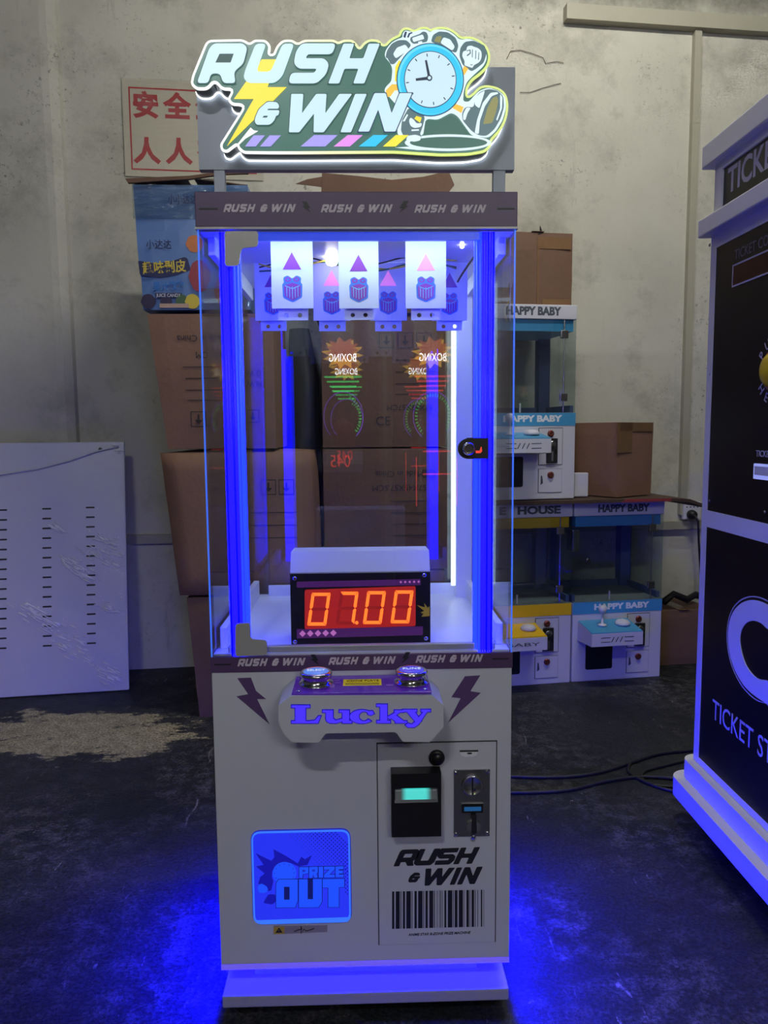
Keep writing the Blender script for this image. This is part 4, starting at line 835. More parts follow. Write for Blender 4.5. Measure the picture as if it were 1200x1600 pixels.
# ------------------------------------------------------------------ small claw machines at the back
m_mwhite = mat('white_laminate', (0.60, 0.60, 0.66, 1), 0.4, noise=(5, 0.04))
m_mtext = mat('grey_lettering', S(70, 78, 88), 0.5, noise=(20, 0.05)); m_wtext = mat('white_lettering', S(225, 228, 232), 0.5, noise=(20, 0.03))
m_bluegrey = mat('blue_grey_post', S(76, 92, 124), 0.5, noise=(6, 0.06)); m_dteal = mat('dark_flap', S(14, 22, 34), 0.3, noise=(10, 0.1))
m_fl = mat('cell_floor_grey', S(120, 128, 132), 0.6, noise=(8, 0.06))
def claw_machine(label, loc, rz, accent, head_txt, band_txt, deck_txt, head_x, zs=1.0, group='small claw machines by the wall'):
    t = thing('claw_machine', label, 'claw machine', loc, rz, group); t.scale = (1, 1, zs); w, d, h = 0.436, 0.36, 0.824; fr = Frame((0, 0, 0), (1, 0, 0), (0, 0, 1))
    MB().box(0, w, 0, d, 0.0, 0.366, 0.003).build('cabinet', m_mwhite, t)
    MB().box(0.006, w-0.006, 0.006, d-0.006, 0.366, 0.372).build('cell_floor', m_fl, t)
    hd = MB().box(0, w, 0, d, 0.764, h, 0.003).build('header', m_mwhite, t); text(head_txt, 0.046, fr, head_x, 0.795, m_mtext, hd, bold=0.05, fit=0.25 if 'HAPPY' in head_txt else 0.285)
    MB().box(0.012, w-0.012, 0.012, d-0.012, 0.715, 0.764).build('inner_valance', accent, t)
    bd = plate('band', rect(0, 0.316, w, 0.370), fr, 0, 0.0015, accent, t)
    if band_txt: text(band_txt, 0.036, fr, 0.235, 0.345, m_wtext, bd, lift=0.0015, bold=0.05, fit=0.27)
    for x in (0.0, w-0.055):
        MB().box(x, x+0.055, d-0.055, d, 0.372, 0.764).build('rear_post', m_bluegrey, t)
        MB().box(x+0.003 if x == 0 else w-0.018, (0.018 if x == 0 else w-0.003), 0.02, d-0.055, 0.372, 0.402).build('side_rail', m_bluegrey, t)
    MB().box(0.055, w-0.055, d-0.03, d-0.01, 0.372, 0.402).build('rear_rail', m_bluegrey, t)
    for x in (0.001, w-0.004): MB().box(x, x+0.003, 0.004, d-0.055, 0.372, 0.764).build('side_glass', m_glassd, t)
    MB().box(0.055, w-0.055, d-0.006, d-0.003, 0.372, 0.764).build('rear_glass', m_glassd, t)
    MB().box(0.004, w-0.060, 0.001, 0.004, 0.372, 0.764).build('glass_door', m_glassd, t); MB().box(w-0.054, w-0.003, 0.001, 0.004, 0.372, 0.764).build('front_glass', m_glassd, t)
    MB().cyl((w-0.057, 0.002, 0.374), (w-0.057, 0.002, 0.762), 0.003, n=8).build('hinge_rod', m_steel, t)
    for z in (0.685, 0.420): MB().box(w-0.075, w-0.040, -0.005, 0.006, z, z+0.034, 0.003).build('hinge', m_steel, t)
    lk = MB().lathe((0.068, 0.001, 0.560), (0, -1, 0), [(0.014, 0), (0.014, 0.008), (0.010, 0.012), (0.006, 0.011)], 18).build('door_lock', m_dsteel, t, True)
    MB().box(0.006, 0.04, 0.03, 0.10, 0.60, 0.70, 0.004).build('inner_latch', m_steel, t); MB().cyl((0.19, 0.03, 0.372), (0.19, 0.03, 0.412), 0.004, n=10).build('cell_pin', m_mwhite, t)
    # control deck
    side = [(-0.150, 0.205), (-0.150, 0.262), (0, 0.285), (0, 0.195)]
    dk = MB().prism(side, Frame((0.025, 0, 0), (0, 1, 0), (0, 0, 1)), 0, 0.240).build('control_deck', m_mwhite, t)
    sl = math.atan2(0.023, 0.150); ft_ = Frame((0.145, -0.075, 0.2735), (1, 0, 0), (0, math.cos(sl), math.sin(sl)))
    plate('deck_top', rect(-0.119, -0.074, 0.119, 0.072), ft_, 0, 0.004, accent, dk)
    if deck_txt: text(deck_txt, 0.022, Frame((0, -0.150, 0), (1, 0, 0), (0, 0, 1)), 0.155, 0.232, m_mtext, dk, fit=0.15)
    else:
        g = Frame((0, -0.150, 0), (1, 0, 0), (0, 0, 1)); mb = MB()
        for k in (-1, 1):
            for z in (0.243, 0.224): mb.prism(rect(0.145+k*0.055-0.022, z-0.0015, 0.145+k*0.055+0.022, z+0.0015), g, 0, 0.0008)
        for a in (-0.020, 0.0, 0.020): mb.prism([(0.145+a-0.010, 0.222), (0.145+a-0.006, 0.222), (0.145+a+0.006, 0.245), (0.145+a+0.002, 0.245)], g, 0, 0.0008)
        mb.build('deck_print', m_mtext, dk)
    if accent.name.startswith('sky'):
        js = ft_.p(-0.035, 0.005, 0.004); MB().lathe(js, (0, 0, 1), [(0.022, 0), (0.018, 0.006), (0.006, 0.009), (0.005, 0.05), (0.012, 0.055), (0.018, 0.068), (0.017, 0.082), (0.008, 0.090)], 20).build('joystick', m_mwhite, dk, True)
    bp_ = ft_.p(0.062, 0.005, 0.004); MB().lathe(bp_, (0, 0, 1), [(0.034, 0), (0.034, 0.008), (0.026, 0.018), (0.010, 0.023)], 24).build('push_button', m_mwhite, dk, True)
    # prize flap, coin panel, cash door
    plate('prize_flap', rnd_loop(rect(0.065, 0.055, 0.195, 0.185), 0.010), fr, 0, 0.003, m_dteal, t)
    cp = plate('coin_panel', rect(0.268, 0.150, 0.375, 0.305), fr, 0, 0.003, m_mwhite, t)
    plate('panel_gap', [rect(0.2655, 0.1475, 0.3775, 0.3075), rect(0.268, 0.150, 0.375, 0.305)], fr, 0, 0.0012, m_ink, cp)
    cmz = MB().box(0.300, 0.352, -0.010, -0.003, 0.155, 0.262, 0.002).build('coin_mechanism', m_dsteel, cp)
    MB().lathe((0.326, -0.010, 0.236), (0, -1, 0), [(0.016, 0), (0.016, 0.004), (0.012, 0.006)], 20).build('coin_dial', m_steel, cmz, True)
    MB().box(0.322, 0.330, -0.014, -0.010, 0.165, 0.205).build('lever', m_chrome, cmz); MB().box(0.338, 0.346, -0.012, -0.010, 0.195, 0.215).build('counter', m_black, cmz)
    MB().lathe((0.320, -0.003, 0.282), (0, -1, 0), [(0.0145, 0), (0.0145, 0.006), (0.010, 0.010), (0.006, 0.008)], 20).build('panel_lock', mat('copper_lock', S(150, 84, 76), 0.3, metal=0.8, noise=(20, 0.2)), cp, True)
    cdr = plate('cash_door', rect(0.268, 0.030, 0.375, 0.130), fr, 0, 0.003, m_mwhite, t)
    plate('panel_gap', [rect(0.2655, 0.0275, 0.3765, 0.1315), rect(0.268, 0.030, 0.375, 0.130)], fr, 0, 0.0012, m_mtext, cdr)
    MB().lathe((0.322, -0.003, 0.105), (0, -1, 0), [(0.0145, 0), (0.0145, 0.006), (0.010, 0.010), (0.006, 0.008)], 20).build('door_lock', MATS['copper_lock'], cdr, True)
    plate('door_label', rnd_loop([(0.276, 0.062), (0.288, 0.070), (0.284, 0.100), (0.278, 0.104)], 0.002), fr, 0.003, 0.0036, m_mtext, cdr)
    return t
m_sky = mat('sky_blue_acrylic', S(70, 150, 196), 0.35, noise=(6, 0.05)); m_yacc = mat('golden_yellow_acrylic', S(226, 182, 32), 0.35, noise=(6, 0.05))
MR = 0.14
br_ = Vector((0.950, 1.998, 0)); ex_ = Vector((math.cos(MR), math.sin(MR), 0))
claw_machine('small white claw machine with sky blue deck standing on the floor', br_, MR, m_sky, 'HAPPY BABY', 'HAPPY BABY', None, 0.235)
claw_machine('small white claw machine with yellow deck and yellow band', br_-ex_*0.444, MR, m_yacc, 'E   HOUSE', None, 'BABY', 0.235)
tb = onY(897, 775, 2.0)
claw_machine('small white claw machine with sky blue band, stacked on top of the yellow one', Vector((tb.x, 2.0, 0.845))-ex_*0.436, MR, m_sky, 'HAPPY BABY', 'HAPPY BABY', None, 0.235, 1.025)
# cardboard sheet on the two lower machines
sh = MB(); n_ = 14
org = br_-ex_*0.46+Vector((0, 0, 0)); ey_ = Vector((-math.sin(MR), math.cos(MR), 0))
top_, bot_ = [], []
for i in range(n_+1):
    u = -0.02+1.09*i/n_; dz = 0.010*abs(math.sin(i*2.1))*(0.3 if u < 0.95 else 1)-max(0, u-0.88)**2*1.2
    for v in (-0.05, 0.46):
        q = org+ex_*u+ey_*v; base = 0.8265 if u < 0.9 else 0.8265
        top_.append(sh.bm.verts.new((q.x, q.y, base+0.014+dz*0.3 if u < .9 else base+0.014+dz))); bot_.append(sh.bm.verts.new((q.x, q.y, base if u < .9 else base+dz)))
for i in range(n_):
    a, b, c, d = 2*i, 2*i+1, 2*i+3, 2*i+2
    sh._face([top_[a], top_[d], top_[c], top_[b]]); sh._face([bot_[a], bot_[b], bot_[c], bot_[d]]); sh._face([top_[a], bot_[a], bot_[d], top_[d]]); sh._face([top_[b], top_[c], bot_[c], bot_[b]])
sh._face([top_[0], top_[1], bot_[1], bot_[0]]); sh._face([top_[-1], top_[-2], bot_[-2], bot_[-1]])
tag(sh.build('cardboard_sheet', mat('dark_stained_cardboard', S(74, 56, 44), 0.8, noise=(5, 0.25))), 'flat worn cardboard sheet lying across the two lower claw machines', 'cardboard')
rs_ = MB(); q0_ = br_+ex_*0.20
q = [q0_-ey_*0.052, q0_+ex_*0.22-ey_*0.052]
tag(MB().prism([(0.20, 0.827), (0.436, 0.827), (0.436, 0.841), (0.22, 0.841)], Frame(br_-ey_*0.052, ex_, (0, 0, 1)), 0, 0.003).build('red_card_strip', mat('faded_red_card', S(140, 52, 52), 0.7, noise=(12, 0.15))), 'faded red card strip on the front edge of the cardboard sheet', 'card strip')

# ------------------------------------------------------------------ cartons
def carton(name, label, x0, x1, y0, y1, z0, z1, m, cat='carton', bulge=0.006, taper=(0, 0), rz=0.0, seed=0, tape=True, group=None, flaps=False, noise=0.001):
    cx, cy = (x0+x1)/2, (y0+y1)/2; hw, hd = (x1-x0)/2, (y1-y0)/2
    t = thing(name, label, cat, (cx, cy, z0), rz, group)
    MB().grid_box(-hw, hw, -hd, hd, 0, z1-z0, bulge, 8, taper, noise, seed).build('carton_body', m, t, True and bulge > 0.01)
    if tape:
        MB().box(-0.028, 0.028, -hd-bulge-0.001, hd+0.002, z1-z0+bulge*0.5, z1-z0+bulge*0.5+0.001).build('packing_tape', m_tape, t)
    if flaps:
        hh = z1-z0
        for s, tilt in ((-1, 0.35), (1, 0.15)):
            f = Frame((0, 0, 0), (1, 0, 0), (0, 1, 0)); mb = MB()
            fr_ = Frame((s*hw, 0, hh), (-s*math.cos(tilt), 0, math.sin(tilt)), (0, 1, 0))
            mb.prism([(0, -hd+0.005), (hw*0.95, -hd+0.02), (hw*0.95, hd-0.02), (0, hd-0.005)], fr_, 0, 0.005).build('top_flap', m, t)
    return t, hw, hd
def carton_print(t, hw, hd, H, lines, bulge):
    fr = Frame((0, -hd-bulge-0.0015, 0), (1, 0, 0), (0, 0, 1))
    for kind, *a in lines:
        if kind == 't': text(a[0], a[1], fr, a[2], a[3], m_print, t, name='carton_lettering', rot=a[4] if len(a) > 4 else math.pi)
        elif kind == 'l': plate('printed_line', rect(a[0], a[2]-0.0015, a[1], a[2]+0.0015), fr, 0, 0.0005, m_print, t)
        elif kind == 's':
            x, z, s = a; plate('printed_symbol', [rect(x, z, x+s, z+s), rect(x+0.003, z+0.003, x+s-0.003, z+s-0.003)], fr, 0, 0.0005, m_print, t)
            plate('printed_symbol', [(x+s*0.25, z+s*0.45), (x+s*0.5, z+s*0.2), (x+s*0.75, z+s*0.45), (x+s*0.56, z+s*0.45), (x+s*0.56, z+s*0.8), (x+s*0.44, z+s*0.8), (x+s*0.44, z+s*0.45)], fr, 0, 0.0005, m_print, t)
YL = 1.65
lc, hw, hd = carton('carton', 'brown carton at the bottom of the stack beside the left post', -0.705, -0.20, YL, YL+0.44, 0, 0.494, m_kraft2, taper=(0.035, 0), bulge=0.008, seed=1, tape=False, group='cartons stacked behind the machine on the left')
lc, hw, hd = carton('carton', 'bulging brown carton in the middle of the left stack', -0.785, -0.205, YL-0.01, YL+0.44, 0.506, 1.072, m_kraft, taper=(0.055, -0.01), bulge=0.018, seed=2, tape=False, group='cartons stacked behind the machine on the left')
carton_print(lc, hw, hd, 0.57, [('s', 0.10, 0.40, 0.06), ('s', 0.17, 0.40, 0.06), ('l', 0.05, 0.24, 0.33), ('l', 0.05, 0.24, 0.28), ('l', 0.05, 0.24, 0.23)], 0.018)
lc, hw, hd = carton('carton', 'upside-down brown carton with printed lines under the blue candy box', -0.815, -0.335, YL-0.01, YL+0.46, 1.088, 1.605, m_kraft, taper=(0.06, 0), bulge=0.008, seed=3, tape=False, group='cartons stacked behind the machine on the left')
carton_print(lc, hw, hd, 0.52, [('t', 'Made in China', 0.034, -0.03, 0.425), ('t', 'MEAS:  CM', 0.034, 0.02, 0.362), ('l', -0.11, 0.08, 0.315), ('l', -0.10, 0.08, 0.272), ('l', -0.10, 0.08, 0.227), ('l', -0.095, 0.08, 0.188), ('s', -0.085, 0.085, 0.06), ('t', 'G.W.', 0.03, 0.16, 0.29), ('t', 'N.W.', 0.03, 0.16, 0.25), ('s', 0.13, 0.10, 0.05)], 0.008)
# candy box
cz0, cz1 = 1.622, 2.085
m_candy = mat('light_blue_print', S(96, 132, 188), 0.4, noise=(4, 0.08), bump=(15, 0.1)); m_navy = mat('navy_print', S(24, 34, 84), 0.5, noise=(10, 0.1))
cnd = thing('candy_box', 'light blue candy box with yellow Chinese lettering on top of the cartons', 'box', (-0.64, YL+0.21, cz0), 0.02)
MB().grid_box(-0.215, 0.215, -0.21, 0.21, 0, cz1-cz0, 0.006, 8, (0.02, 0), 0.002, 5).build('box_body', m_candy, cnd)
fcn = Frame((0, -0.2185, 0), (1, 0, 0), (0, 0, 1))
hC = cz1-cz0
for s, a in ((-1, 0.10), (1, -0.12)):
    MB().prism([(0, -0.205), (0.20, -0.20), (0.20, 0.20), (0, 0.205)], Frame((s*0.212, 0, hC+0.004), (-s*math.cos(a), 0, math.sin(abs(a))*1.0), (0, 1, 0)), 0, 0.004).build('top_flap', m_kraft2, cnd)
MB().prism([(-0.23, hC+0.002), (-0.12, hC+0.010), (0.0, hC+0.018), (0.12, hC+0.036), (0.22, hC+0.040), (0.22, hC+0.052), (0.12, hC+0.047), (0.0, hC+0.030), (-0.13, hC+0.024), (-0.24, hC+0.018)], fcn, -0.01, 0.004).build('torn_top_edge', m_kraft2, cnd)
m_cy2 = mat('candy_yellow_print', S(214, 190, 60), 0.45, noise=(10, 0.06)); m_cb2 = mat('candy_blue_print', S(40, 120, 200), 0.45, noise=(10, 0.06))
plate('print_outline', rnd_loop([(-0.200,0.128),(-0.205,0.182),(-0.14,0.172),(-0.08,0.180),(-0.03,0.196),(-0.018,0.190),(-0.008,0.148),(-0.06,0.130),(-0.13,0.118)], 0.006), fcn, 0, 0.0006, m_navy, cnd)
text('趣味剥皮', 0.048, fcn, -0.107, 0.155, m_cy2, cnd, lift=0.0006, bold=0.022, fit=0.165, rot=0.06); text('果汁软糖', 0.038, fcn, -0.093, 0.086, m_cb2, cnd, lift=0.0006, bold=0.022, fit=0.120, rot=0.05)
plate('print_outline', rnd_loop(rect(-0.146, 0.043, -0.044, 0.062), 0.004), fcn, 0, 0.0006, m_navy, cnd); text('JUICE CANDY', 0.018, fcn, -0.095, 0.0525, m_wtext, cnd, lift=0.0006, fit=0.092)
text('小达达', 0.038, fcn, -0.125, 0.240, m_navy, cnd, fit=0.095); text('小小达达', 0.040, fcn, -0.03, 0.405, m_navy, cnd, fit=0.11)
m_plum = mat('plum_print', S(40, 28, 70), 0.4, noise=(14, 0.2)); m_frd = mat('red_fruit_print', S(150, 40, 58), 0.4, noise=(14, 0.2)); m_fro = mat('orange_fruit_print', S(206, 116, 50), 0.4, noise=(20, 0.25)); m_frg = mat('green_fruit_print', S(60, 96, 58), 0.4, noise=(20, 0.2))
for (x, z, r, m) in ((-0.172, 0.030, 0.028, m_plum), (-0.105, 0.030, 0.022, m_plum), (-0.045, 0.032, 0.024, m_frg), (-0.005, 0.030, 0.028, m_cy2), (0.025, 0.125, 0.040, m_frd), (0.01, 0.245, 0.032, m_fro), (0.13, 0.2, 0.05, m_fro), (0.12, 0.07, 0.04, m_frd)):
    plate('fruit_print', [(x+r*math.cos(k*math.pi/10)*(1+0.06*math.sin(k*2)), z+r*(1.5 if m is m_frd else 1)*math.sin(k*math.pi/10)) for k in range(20)], fcn, 0, 0.0004+r*0.01, m, cnd)
plate('print_outline', rnd_loop(rect(-0.13, 0.006, -0.02, 0.022), 0.003), fcn, 0.001, 0.0014, mat('cream_print', S(190, 160, 140), 0.5, noise=(10, 0.1)), cnd)
MB().box(-0.217, 0.217, -0.2190, -0.2180, 0.335, hC).build('packing_tape', glass('crinkled_tape', (0.80, 0.86, 0.88, 1), 1.6, 0.9, 0.05, 0.12), cnd)

tb_ = MB(); rb = random.Random(21); rings = []
for k in range(15):
    z = 1.62*k/14; c_ = Vector((-0.275+0.012*math.sin(k*0.7), 2.215, z)); rr_ = 0.075+0.010*math.sin(k*0.9+1)-0.02*max(0, k-12)
    rings.append([tb_.bm.verts.new(c_+Vector((rr_*(1+0.16*math.sin(q*math.pi/4.5+k*0.2))*math.cos(q*math.pi/9), rr_*(1+0.16*math.sin(q*math.pi/4.5+k*0.2))*math.sin(q*math.pi/9), 0))) for q in range(18)])
for a_, b_ in zip(rings, rings[1:]):
    for q in range(18): tb_._face([a_[q], a_[(q+1) % 18], b_[(q+1) % 18], b_[q]])
tb_._face(rings[0][::-1]); tb_._face(rings[-1])
tag(tb_.build('rolled_sheet', mat('dark_plastic_sheet', (0.012, 0.013, 0.02, 1), 0.45, noise=(8, 0.3)), None, True), 'dark rolled plastic sheet standing in the gap between the carton stacks', 'plastic sheet')
# middle stack, seen through the glass
YM2 = 1.93
lc, hw, hd = carton('carton', 'brown carton lowest in the stack straight behind the glass', -0.16, 0.36, YM2, YM2+0.42, 0, 0.54, m_kraft2, seed=6, tape=False, group='cartons stacked straight behind the machine')
lc, hw, hd = carton('carton', 'brown carton just above the timer box, seen through the glass', -0.165, 0.372, YM2, YM2+0.42, 0.548, 1.075, m_kraft2, seed=7, tape=False, group='cartons stacked straight behind the machine')
carton_print(lc, hw, hd, 0.53, [('t', 'Made in China', 0.036, 0.06, 0.42), ('t', '57X45X57.5CM', 0.036, 0.06, 0.36), ('l', 0.02, 0.2, 0.30), ('l', 0.02, 0.2, 0.25), ('l', 0.02, 0.2, 0.20), ('l', 0.02, 0.2, 0.15), ('t', 'CE', 0.05, 0.19, 0.42)], 0.006)
lc, hw, hd = carton('carton', 'brown carton with CE mark at eye height behind the glass', -0.165, 0.365, YM2+0.01, YM2+0.42, 1.083, 1.640, m_kraft2, seed=8, tape=False, group='cartons stacked straight behind the machine')
carton_print(lc, hw, hd, 0.55, [('s', -0.02, 0.42, 0.065), ('s', 0.06, 0.42, 0.065), ('s', 0.14, 0.42, 0.065), ('l', 0.05, 0.22, 0.37), ('l', 0.05, 0.22, 0.32), ('l', 0.05, 0.22, 0.27), ('t', '57X45X57CM', 0.034, 0.11, 0.17), ('t', 'CE', 0.055, -0.005, 0.11, 0), ('l', 0.05, 0.22, 0.225)], 0.006)
lc, hw, hd = carton('carton', 'open-topped brown carton whose flaps show below the lit sign', -0.195, 0.365, YM2, YM2+0.42, 1.648, 2.13, m_kraft2, seed=9, tape=False, flaps=False, group='cartons stacked straight behind the machine')
o_ = lc.location
for nm, pl in (('top_flap', [(502,302),(503,270),(560,275),(612,281),(662,276),(701,267),(710,289),(700,302)]), ('side_flap', [(462,287),(480,280),(503,276),(503,292)])):
    P_ = [onY(a, b, YM2-0.012) for a, b in pl]
    MB().prism([(q.x-o_.x, q.z-o_.z) for q in P_], Frame((0, YM2-0.012-o_.y, 0), (1, 0, 0), (0, 0, 1)), -0.004, 0).build(nm, m_kraft2, lc)

# cartons on the right
c0 = onY(840, 467, 2.06)
lc, hw, hd = carton('carton', 'brown taped carton on top of the uppermost claw machine', 0.60, 0.922, 2.06, 2.40, 1.692, 2.012, m_kraft2, rz=MR, seed=10, group='loose cartons on the claw machines')
MB().box(-0.004, 0.004, -hd-0.008, -hd-0.006, 0.01, 0.30).build('corner_seam', m_tape, lc); MB().box(0.0, hw-0.01, -hd-0.0075, -hd-0.006, 0.25, 0.30).build('packing_tape', m_tape, lc); MB().box(0.02, hw-0.01, -hd-0.0075, -hd-0.006, 0.004, 0.035).build('packing_tape', m_tape, lc)
wire_pts = [Vector((0.0, -hd, 0.312)), Vector((0.02, -hd, 0.318)), Vector((0.01, -hd, 0.345)), Vector((0.015, -hd+0.01, 0.32)), Vector((0.06, -hd+0.02, 0.316))]
MB().tube(wire_pts, 0.003, 6).build('twine', m_cable, lc)
# carton standing on its corner edge on the sheet
bz = 0.846
cc_ = thing('carton', 'brown carton turned corner-on upon the cardboard sheet by the wall', 'carton', (1.165, 2.215, bz), 0.60, 'loose cartons on the claw machines')
MB().grid_box(-0.135, 0.135, -0.15, 0.15, 0, 0.335, 0.004, 6, (0.01, 0.01), 0.001, 12).build('carton_body', m_kraft, cc_)
MB().box(-0.139, -0.030, -0.1565, -0.1550, 0.20, 0.335).build('packing_tape', m_tape, cc_) ; MB().box(-0.12, 0.12, -0.1565, -0.1550, 0.295, 0.333).build('packing_tape', m_tape, cc_)
lb, hw, hd = carton('carton', 'low brown carton on the floor against the wall right of the claw machines', 1.40, 1.70, 2.24, 2.50, 0, 0.27, m_kraft2, rz=0.11, seed=13, group='loose cartons on the floor')
plt = onY(1055, 942, 2.35)
tag(MB().tube([Vector((1.50, 2.33, 0.292)), Vector((1.56, 2.36, 0.325)), Vector((1.62, 2.34, 0.30)), Vector((1.68, 2.38, 0.315)), Vector((1.76, 2.36, 0.292))], 0.018, 8).build('crumpled_bag', m_cable, None, True), 'crumpled dark plastic bag on the low carton by the wall', 'bag')
wl = onY(905, 735, 2.12)
tag(MB().box(0.965, 1.03, 2.065, 2.10, 0.846, 0.955, 0.004).build('white_box', m_mwhite), 'small white block between the top claw machine and the corner-on carton', 'box')

# ------------------------------------------------------------------ wrapped cabinet on the left
CO = Vector((-1.062, 1.985, 0)); CR = Matrix.Rotation(0.14, 3, 'Z') @ Matrix.Rotation(-0.14, 3, 'X')      # leans back a little
cab = thing('wrapped_panel', 'white vented metal panel in stretch film standing at the left edge', 'panel', CO)
cab.rotation_euler = (-0.14, 0, 0.14)
def oncab(px, py):
    d = ray(px, py); n = CR @ Vector((0, -1, 0)); t = (CO-CAM).dot(n)/d.dot(n); q = CR.transposed() @ (CAM+d*t-CO)
    return (q.x, q.z)
CW = 0.74; CH = oncab(100, 691)[1]; CX = oncab(198, 900)[0]
m_cab = mat('white_cabinet_paint', (0.60, 0.60, 0.68, 1), 0.4, noise=(3, 0.05))
MB().box(CX-CW, CX, 0, 0.022, 0.004, CH, 0.004).build('panel_sheet', m_cab, cab)
for x in (CX-CW+0.06, CX-0.06):
    MB().prism([(0.022, 0.70), (0.045, 0.70), (0.155, 0.025), (0.135, 0.022)], Frame((x-0.012, 0, 0), (0, 1, 0), (0, 0, 1)), 0, 0.024).build('rear_prop', m_cab, cab)
slot = None
for (xa, ya), (xb, yb), wpx in (((141, 793), (143, 1005), 13), ((73, 795), (74, 1009), 13), (( 4, 797), (3, 1013), 13), ((-64, 799), (-66, 1017), 13)):
    for k in range(15):
        u, v = oncab(xa+(xb-xa)*k/14, ya+(yb-ya)*k/14)
        if slot is None:
            o = MB().prism(rnd_loop(rect(-0.019, -0.0038, 0.019, 0.0038), 0.003, 2), Frame((0, 0, 0), (1, 0, 0), (0, 0, 1)), -0.002, 0.001).build('vent_slot', m_ink, cab); slot = o
        else: o = slot.copy(); COL.objects.link(o)
        o.parent = cab; o.location = (u, 0, v)
# crinkled stretch film
film = MB(); nx, nz = 46, 60; rr = random.Random(4); vs = {}
def crk(x, z): return 0.0035*math.sin(38*(z+0.55*x)+2.2*math.sin(5*x))*max(0, math.sin(3.1*(z+0.55*x)+1.2))**2+0.0022*math.sin(90*(z+0.62*x)+1.3)*max(0, math.sin(4.3*z-3.1*x))**2
for i in range(nx+1):
    for j in range(nz+1):
        x = CX-CW-0.003+(CW+0.006)*i/nx; z = 0.006+(CH-0.006)*j/nz
        vs[i, j] = film.bm.verts.new((x, -0.007+crk(x, z)+rr.uniform(-0.0005, 0.0005), z))
for i in range(nx):
    for j in range(nz): film._face([vs[i, j], vs[i+1, j], vs[i+1, j+1], vs[i, j+1]])
film.build('stretch_film', glass('stretch_film', (0.985, 0.985, 0.99, 1), 1.0, 0.55, 0.035, 0.10), cab, True)
pts = [oncab(a, b) for a, b in ((-60,752),(0,742),(60,733),(110,720),(150,706),(186,698))]
MB().tube([Vector((u, -0.010, v)) for u, v in pts], 0.004, 6).build('film_rope', mat('twisted_film', S(196, 194, 212), 0.25, noise=(30, 0.2)), cab, True)
rc = random.Random(11); crs = MB()
for (cx, cy, n_c, sx_, sy_, slope) in ((165, 845, 16, 26, 14, 0.2), (118, 885, 26, 22, 14, 0.62), (150, 868, 14, 30, 14, 0.5), (60, 962, 22, 30, 14, 0.6), (105, 1000, 22, 40, 24, 0.5), (168, 1052, 24, 26, 16, 0.35), (172, 950, 14, 18, 8, 0.15), (186, 705, 8, 9, 10, -0.35), (85, 822, 9, 10, 6, 0.4), (190, 900, 12, 6, 60, 0.2)):
    slope = 0.5+(slope-0.5)*0.4
    for k in range(n_c*2):
        a = rc.gauss(cx, sx_*0.6); b = rc.gauss(cy+(a-cx)*slope*0.9, sy_*0.5); ln = rc.uniform(3, 16)
        if a+ln > 194: continue
        P_ = [oncab(a, b), oncab(a+ln*0.5, b+ln*slope*0.5+rc.uniform(-.8, .8)), oncab(a+ln, b+ln*slope)]
        crs.tube([Vector((q[0], -0.010, q[1])) for q in P_], rc.uniform(0.0010, 0.0026), 8)
o = crs.build('film_crease_glints', mat('white_crease_glint', (1.0, 1.0, 1.0, 1), 0.14, spec=1.0, coat=1.0), cab, True); o['kind'] = 'stuff'  # creases of the clear film, coloured white to stand for its glints
u, v = oncab(157, 702); MB().lathe((u, -0.002, v), (0, -1, 0), [(0.008, 0), (0.008, 0.004), (0.004, 0.006)], 14).build('screw', m_dsteel, cab, True)

# ------------------------------------------------------------------ things on the wall
m_paper = mat('aged_poster_paper', S(194, 188, 170), 0.35, noise=(6, 0.06), bump=(8, 0.25)); m_redp = mat('red_poster_ink', S(170, 34, 40), 0.45, noise=(10, 0.08))
(s0u, s0v), (s1u, s1v) = onW(190, 123), onW(411, 283)
ws_ = thing('safety_poster', 'aged safety poster with red Chinese characters in a red border', 'poster', WF.p(0, 0, 0), 0)
wfl = Frame((0, 0, 0), WF.ex, (0, 0, 1))
plate('poster_sheet', rect(s0u, s1v, s1u, s0v), wfl, 0.001, 0.006, m_paper, ws_)
i0, i1, i2, i3 = s0u+0.028, s1v+0.028, s1u-0.028, s0v-0.035
plate('poster_border', [rect(i0, i1, i2, i3), rect(i0+0.007, i1+0.007, i2-0.007, i3-0.007)], wfl, 0.006, 0.0065, m_redp, ws_)
for px, py, ch in ((228, 168, '安'), (277, 170, '全'), (326, 172, '生'), (376, 174, '产'), (230, 239, '人'), (280, 240, '人'), (329, 240, '有'), (378, 240, '责')):
    u, v = onW(px, py); text(ch, 0.118, wfl, u, v, m_redp, ws_, name='poster_character', lift=0.006, bold=0.04)
MB().prism(rect(s0u-0.004, s1v-0.004, s1u+0.004, s0v+0.004), wfl, 0.0075, 0.0083).build('poster_film', glass('poster_film', (0.96, 0.96, 0.95, 1), 0.9, 0.8, 0.035, 0.12), ws_)
us, vs_ = onW(1075, 797)
so = thing('power_socket', 'white wall socket on the trunking behind the ticket machine', 'socket', WF.p(us, 0, 0)+Vector((0, 0, vs_)), WANG)
fso = Frame((0, 0, 0), (1, 0, 0), (0, 0, 1))
MB().box(-0.048, 0.048, -0.045, -0.022, -0.045, 0.048, 0.004).build('socket_plate', m_mwhite, so)
fq = Frame((0, -0.045, 0), (1, 0, 0), (0, 0, 1))
for k in range(4): plate('socket_hole', rect(-0.036+k*0.02, 0.018, -0.028+k*0.02, 0.024), fq, 0, 0.0006, m_ink, so)
